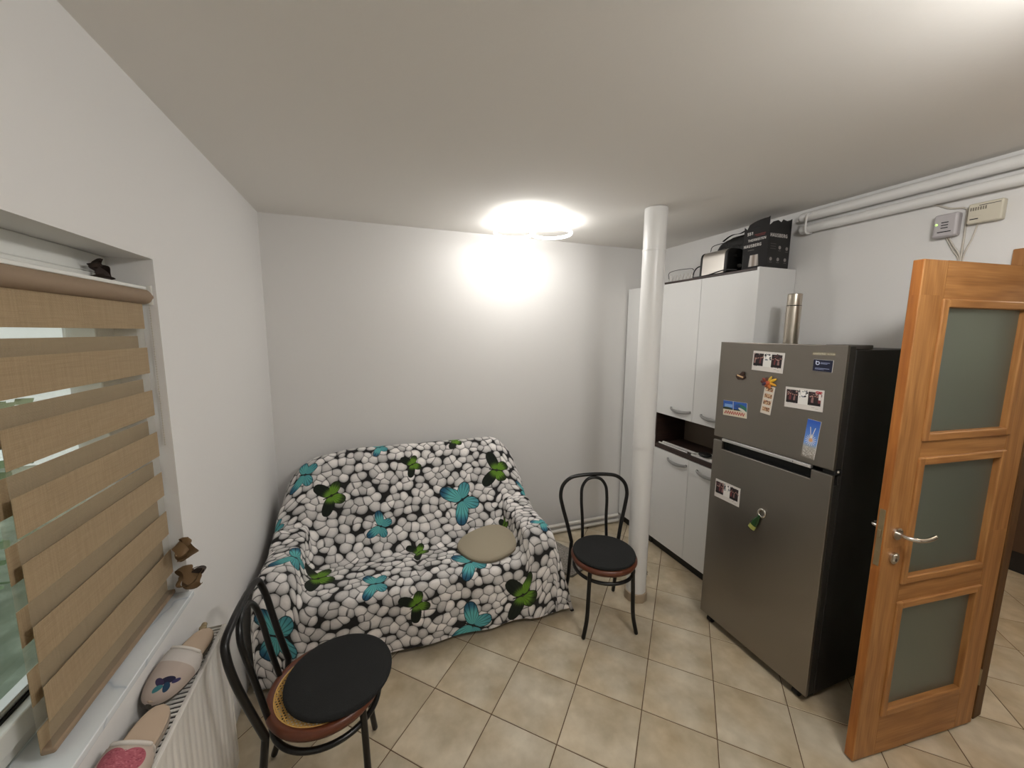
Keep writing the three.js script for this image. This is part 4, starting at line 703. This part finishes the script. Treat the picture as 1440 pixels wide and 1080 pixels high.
// ---------------------------------------------------------------- window blind and ribbons
{
  const zA = -1.625, zB = -1.05, xf = (y) => -0.702, xb = (y) => -0.7235 + (1.94 - y) * 0.0;
  const t = thing('roller_blind', 'beige striped day and night roller blind in the window', 'blind', [-0.71, 0, -1.34]);
  const L = (x0, x1, y0, y1, z0, z1, r) => bx(x0 + 0.71, x1 + 0.71, y0, y1, z0 + 1.34, z1 + 1.34, r);
  obj('roller', [cyl(0.0245, zB - zA + 0.04, 0, 0, 0, 28).rotateX(Math.PI / 2).translate(0.008, 1.957, 0)], M.roller, t);
  obj('cassette', L(-0.74, -0.69, 1.979, 1.99, zA - 0.012, zB + 0.012, 0.003), M.frame, t);
  for (const z of [zA - 0.017, zB + 0.017]) obj('bracket', L(-0.735, -0.678, 1.93, 1.995, z - 0.004, z + 0.004, 0.003), M.frame, t);
  const band = (x, y0, y1) => obj('fabric_band', uvm(L(x - 0.0006, x + 0.0006, y0, y1, zA, zB, 0)), M.blindCloth, t);
  for (let k = 0; k < 8; k++) {
    const top = Math.min(1.94, 1.9345 - 0.1437 * k), bot = k ? 1.9345 - 0.1437 * k - 0.0855 : 1.852;
    if (bot > 0.9) band(xf((top + bot) / 2), bot, top);
  }
  for (let k = 0; k < 7; k++) { const top = 1.8285 - 0.1432 * k; band(xb(top), Math.max(top - 0.083, 0.915), top); }
  obj('sheer', L(-0.7042, -0.7038, 0.918, 1.94, zA + 0.001, zB - 0.001, 0), M.sheer, t);
  obj('sheer', L(-0.7247, -0.7243, 0.918, 1.94, zA + 0.001, zB - 0.001, 0), M.sheer, t);
  obj('bottom_bar', [L(-0.727, -0.7, 0.905, 0.921, zA, zB, 0.005)], M.roller, t);
  const beads = []; for (let k = 0; k < 60; k++) beads.push(new THREE.SphereGeometry(0.0022, 6, 4).translate(0.022, 1.955 - k * 0.0085, zA - 0.012 + 1.34));
  obj('bead_chain', [...beads, tube([[0.022, 1.955, zA - 0.012 + 1.34], [0.022, 1.45, zA - 0.012 + 1.34]], 0.0008, 4, 4)], M.cable, t);
}
function bow(name, label, c, turns, mat, flat = 1) {              // crumpled ribbon loops
  const t = thing(name, label, 'ribbon', c); t.scale.y = flat;
  for (const [ax, ay, az, s, ph] of turns) {
    const g = gridGeo(28, 4, (a, b) => { const q = a * Math.PI * 1.8 + ph, r = 0.030 * s * (1 + 0.25 * Math.sin(q * 2 + ph)), w = (b - 0.5) * 0.034 * s * (1 - 0.3 * Math.sin(q)); return [w + 0.006 * Math.sin(q * 3), r * Math.sin(q), r * 1.25 * Math.cos(q) + 0.01 * Math.sin(b * 3 + q)]; });
    obj('loop', g.rotateX(ax).rotateY(ay).rotateZ(az), mat, t);
  }
  return t;
}
bow('ribbon_bow', 'brown crumpled ribbon bow stuck to the window reveal above another', [-0.65, 1.082, -1.588], [[0.3, 0.3, 0.4, 1.15, 0.4], [1.6, 0.2, -0.3, 0.8, 2]], M.ribbon);
{
  const b = bow('ribbon_bow', 'brown crumpled ribbon bow resting on the corner of the marble sill', [-0.648, 0.966, -1.605], [[0.9, 0.5, 0.2, 1.2, 1], [-0.4, -0.4, 0.8, 0.95, 3]], M.ribbon, 0.6);
  obj('ribbon_end', cyl(0.017, 0.03, 0, 0, 0, 16, 0.02).rotateX(1.3).translate(0.012, -0.012, -0.05), M.darkRibbon, b);
}
bow('ribbon_bow', 'dark brown ribbon hooked on the window frame above the blind', [-0.755, 2.02, -1.54], [[0.2, 0.2, 0.3, 0.9, 0.4], [1.2, 0.5, 0.2, 0.7, 2.2]], M.darkRibbon);

// ---------------------------------------------------------------- radiator and slippers
{
  const x0 = -0.634, x1 = -0.556, y0 = 0.15, y1 = 0.75, z0 = -1.612, z1 = -0.5;
  const t = thing('radiator', 'white panel radiator with a slatted top below the window', 'radiator', [-0.595, 0, -1.056]);
  const L = (a, b, c, d, e, f, r = 0.002) => bx(a + 0.595, b + 0.595, c, d, e + 1.056, f + 1.056, r);
  const n = 34, front = gridGeo(n * 8, 12, (a, b) => { const q = (a * n) % 1, wv = 0.003 * smooth(0.2, 0.4, Math.abs(q - 0.5)) * smooth(0, 0.06, b) * smooth(0, 0.06, 1 - b); return [x1 + 0.595 - wv, lerp(y0, y1 - 0.006, b), lerp(z1, z0, a) + 1.056]; });
  obj('front_panel', [front, L(x1 - 0.012, x1 - 0.004, y0, y1 - 0.006, z0, z1, 0.001), L(x1 - 0.008, x1 + 0.002, y1 - 0.012, y1, z0, z1, 0.003)], M.enamel, t);
  obj('back_panel', L(x0, x0 + 0.01, y0, y1 - 0.003, z0, z1), M.enamel, t);
  const fins = []; for (let k = 0; k < 44; k++) fins.push(L(x0 + 0.011, x1 - 0.013, y0 + 0.02, y1 - 0.04, z0 + 0.02 + k * 0.0245, z0 + 0.0215 + k * 0.0245, 0));
  obj('convector_fins', fins, std({ color: 0x4a4744, roughness: 0.7 }), t);
  const sg = L(x0 + 0.008, x1 - 0.006, y1 - 0.006, y1 - 0.001, -0.004 - 1.056, 0.004 - 1.056, 0.001);
  for (let k = 0; k < 66; k++) { const s = obj('grille_slat', sg, M.enamel, t); s.position.z = z0 + 1.056 + 0.014 + k * 0.0166; }
  obj('grille_rail', L(x0 + 0.002, x0 + 0.012, y1 - 0.008, y1, z0, z1), M.enamel, t); obj('grille_rail', L(x1 - 0.012, x1 - 0.002, y1 - 0.008, y1 + 0.001, z0, z1), M.enamel, t);
  const side = obj('side_panel', [L(x0 + 0.001, x0 + 0.012, y0, y1 - 0.001, z0 - 0.004, z0), L(x1 - 0.012, x1, y0, y1 - 0.001, z0 - 0.004, z0), L(x0 + 0.012, x1 - 0.012, y1 - 0.03, y1 - 0.001, z0 - 0.004, z0), L(x0 + 0.012, x1 - 0.012, y0, y0 + 0.03, z0 - 0.004, z0)], M.enamel, t);
  for (let k = 0; k < 4; k++) obj('side_bar', L(x0 + 0.018 + k * 0.013, x0 + 0.0245 + k * 0.013, y0 + 0.03, y1 - 0.03, z0 - 0.003, z0 - 0.001, 0), M.enamel, side);
  obj('air_valve', [cyl(0.009, 0.02, 0, 0, 0, 12).rotateX(1.57).translate(x0 + 0.6 , y1 + 0.002, z0 + 1.046), cyl(0.012, 0.008, x0 + 0.605, y1 + 0.008, z0 + 1.066, 12)], M.brass, t);
  for (const z of [-1.45, -0.65]) obj('wall_bracket', L(LX + 0.001, x0, 0.3, 0.6, z - 0.015, z + 0.015, 0.001), M.enamel, t);
  obj('supply_pipe', capped([[0, y0 + 0.002, -0.53], [0, 0.1, -0.53], [0, 0.012, -0.53]], 0.008, 10, 10), M.enamel, t);
}
function slipper(label, x, y, z, turn, roll, pitch, tex, soleMat) {
  const t = thing('slipper', label, 'slipper', [x, y, z], 0, 'white mule slippers drying on the radiator');
  t.rotation.set(pitch, turn, roll, 'YXZ'); t.scale.setScalar(1.18);
  const half = (v) => { const q = clamp(v); return 0.030 + 0.012 * Math.sin(q * Math.PI * 0.9 + 0.2) * (q > 0.5 ? 1.25 : 0.4); };           // half width along the sole, heel v=0
  const w = (v) => half(v) * Math.sqrt(clamp(1 - Math.pow(Math.abs(v - 0.5) * 2, 5)));
  const sole = (y0, y1, k) => { const s = new THREE.Shape(), a = []; for (let q = 0; q <= 40; q++) a.push([w(q / 40) * k, -0.125 + q / 40 * 0.25]); for (let q = 40; q >= 0; q--) a.push([-w(q / 40) * k, -0.125 + q / 40 * 0.25]); a.forEach(([p, r], i) => (i ? s.lineTo(p, r) : s.moveTo(p, r))); return extrude(s, y1 - y0, 0.004, [], 4, 3).rotateX(Math.PI / 2).translate(0, y1, 0); };
  obj('sole', sole(0, 0.016, 1.04), soleMat, t);
  obj('insole', sole(0.0158, 0.023, 0.92), std({ color: 0xb9a48f, roughness: 0.9 }), t);
  const up = gridGeo(24, 24, (a, b) => { const v = lerp(0.44 + 0.1 * Math.sin(a * Math.PI), 0.997, b), an = a * Math.PI, W = w(v) * 1.03 + 0.001, h = 0.016 + (0.052 - 0.03 * b) * Math.sqrt(clamp(1 - Math.pow(b, 6))); return [-Math.cos(an) * W, 0.012 + (h - 0.012) * Math.pow(Math.sin(an), 0.7), -0.125 + v * 0.25]; });
  obj('upper', up, std({ map: tex, roughness: 0.95, side: THREE.DoubleSide, bumpMap: T.fuzz, bumpScale: 0.003 }), t);
  obj('cuff', tube(Array.from({ length: 17 }, (_, k) => { const a = k / 16, v = 0.44 + 0.1 * Math.sin(a * Math.PI), an = a * Math.PI, W = w(v) * 1.03 + 0.001; return [-Math.cos(an) * W, 0.012 + 0.056 * Math.pow(Math.sin(an), 0.7), -0.125 + v * 0.25]; }), 0.0045, 40, 8), std({ color: 0xcfc8c0, roughness: 1 }), t);
}
slipper('white slipper with a dark teal butterfly on its toe, on the radiator', -0.614, 0.774, -1.40, -0.16, -0.32, -0.03, canvasTex(256, 256, (c, w, h) => {
  c.fillStyle = '#c3b3a8'; c.fillRect(0, 0, w, h); c.fillStyle = '#d7d0ca'; c.fillRect(0, h * 0.7, w, h * 0.3);
  for (const [x, y, a, b, r, col] of [[150, 85, 34, 18, 0.5, '#22203c'], [120, 70, 28, 16, -0.5, '#3a2f50'], [170, 57, 26, 16, -0.7, '#1f3f5c'], [128, 43, 26, 14, 0.5, '#3f7f86'], [190, 95, 20, 10, 0.9, '#3a3560']]) { c.fillStyle = col; c.beginPath(); c.ellipse(x, y, a, b, r, 0, 7); c.fill(); }
}), std({ color: 0x4d473f, roughness: 0.8 }));
slipper('white slipper with a fluffy pink heart, on the radiator', -0.612, 0.77, -1.1, -0.08, -0.28, 0.0, canvasTex(256, 256, (c, w, h) => {
  c.fillStyle = '#cbbcb0'; c.fillRect(0, 0, w, h); c.fillStyle = '#b5606c'; for (const [x, y, r] of [[95, 196, 44], [160, 196, 44], [128, 156, 48], [128, 121, 26]]) { c.beginPath(); c.arc(x, y, r, 0, 7); c.fill(); }
  for (let k = 0; k < 200; k++) { c.fillStyle = k % 2 ? '#c97a84' : '#9c4c5a'; c.fillRect(70 + hash(k, 1, 61) * 120, 120 + hash(k, 2, 62) * 110, 6, 3); }
}), std({ color: 0x8d8276, roughness: 0.8 }));

// ---------------------------------------------------------------- small things on the floor
{
  const t = thing('floor_mat', 'fuzzy grey mat on the floor behind the chair by the sofa arm', 'mat', [1.4, 0.001, -2.68], 0.42);
  const s = new THREE.Shape(), w = 0.15, h = 0.25, r = 0.03; s.moveTo(-w + r, -h); s.lineTo(w - r, -h); s.quadraticCurveTo(w, -h, w, -h + r); s.lineTo(w, h - r); s.quadraticCurveTo(w, h, w - r, h); s.lineTo(-w + r, h); s.quadraticCurveTo(-w, h, -w, h - r); s.lineTo(-w, -h + r); s.quadraticCurveTo(-w, -h, -w + r, -h);
  obj('pile', uvm(extrude(s, 0.018, 0.006, [], 8, 3).rotateX(-Math.PI / 2)), M.fuzz, t);
  obj('backing', extrude(s.clone(), 0.002, 0, [], 8).rotateX(-Math.PI / 2).scale(1.0, 1, 1.0).translate(0, -0.0006, 0), M.rubber, t);
  const b = thing('fluff_ball', 'small grey ball of fluff on the tiles behind the column', 'fluff', [1.905, 0.0, -2.235]);
  const core = new THREE.SphereGeometry(0.024, 24, 16), p = core.attributes.position; for (let i = 0; i < p.count; i++) { const q = V().fromBufferAttribute(p, i), k = 1 + 0.3 * (hash(Math.round(q.x * 900), Math.round(q.y * 900), Math.round(q.z * 900)) - 0.5); p.setXYZ(i, q.x * k, q.y * k + 0.027, q.z * k); } core.computeVertexNormals();
  const hair = []; for (let k = 0; k < 160; k++) { const a = rnd() * 6.28, c = rnd() * 2 - 1, s2 = Math.sqrt(1 - c * c), d = V(s2 * Math.cos(a), c, s2 * Math.sin(a)); hair.push(new THREE.ConeGeometry(0.0016, 0.02, 4).applyQuaternion(new THREE.Quaternion().setFromUnitVectors(V(0, 1, 0), d)).translate(d.x * 0.026, Math.max(d.y * 0.026 + 0.029, 0.012), d.z * 0.026)); }
  obj('fluff', [core, ...hair], M.fuzz, b);
}

renderer.render(scene, camera);
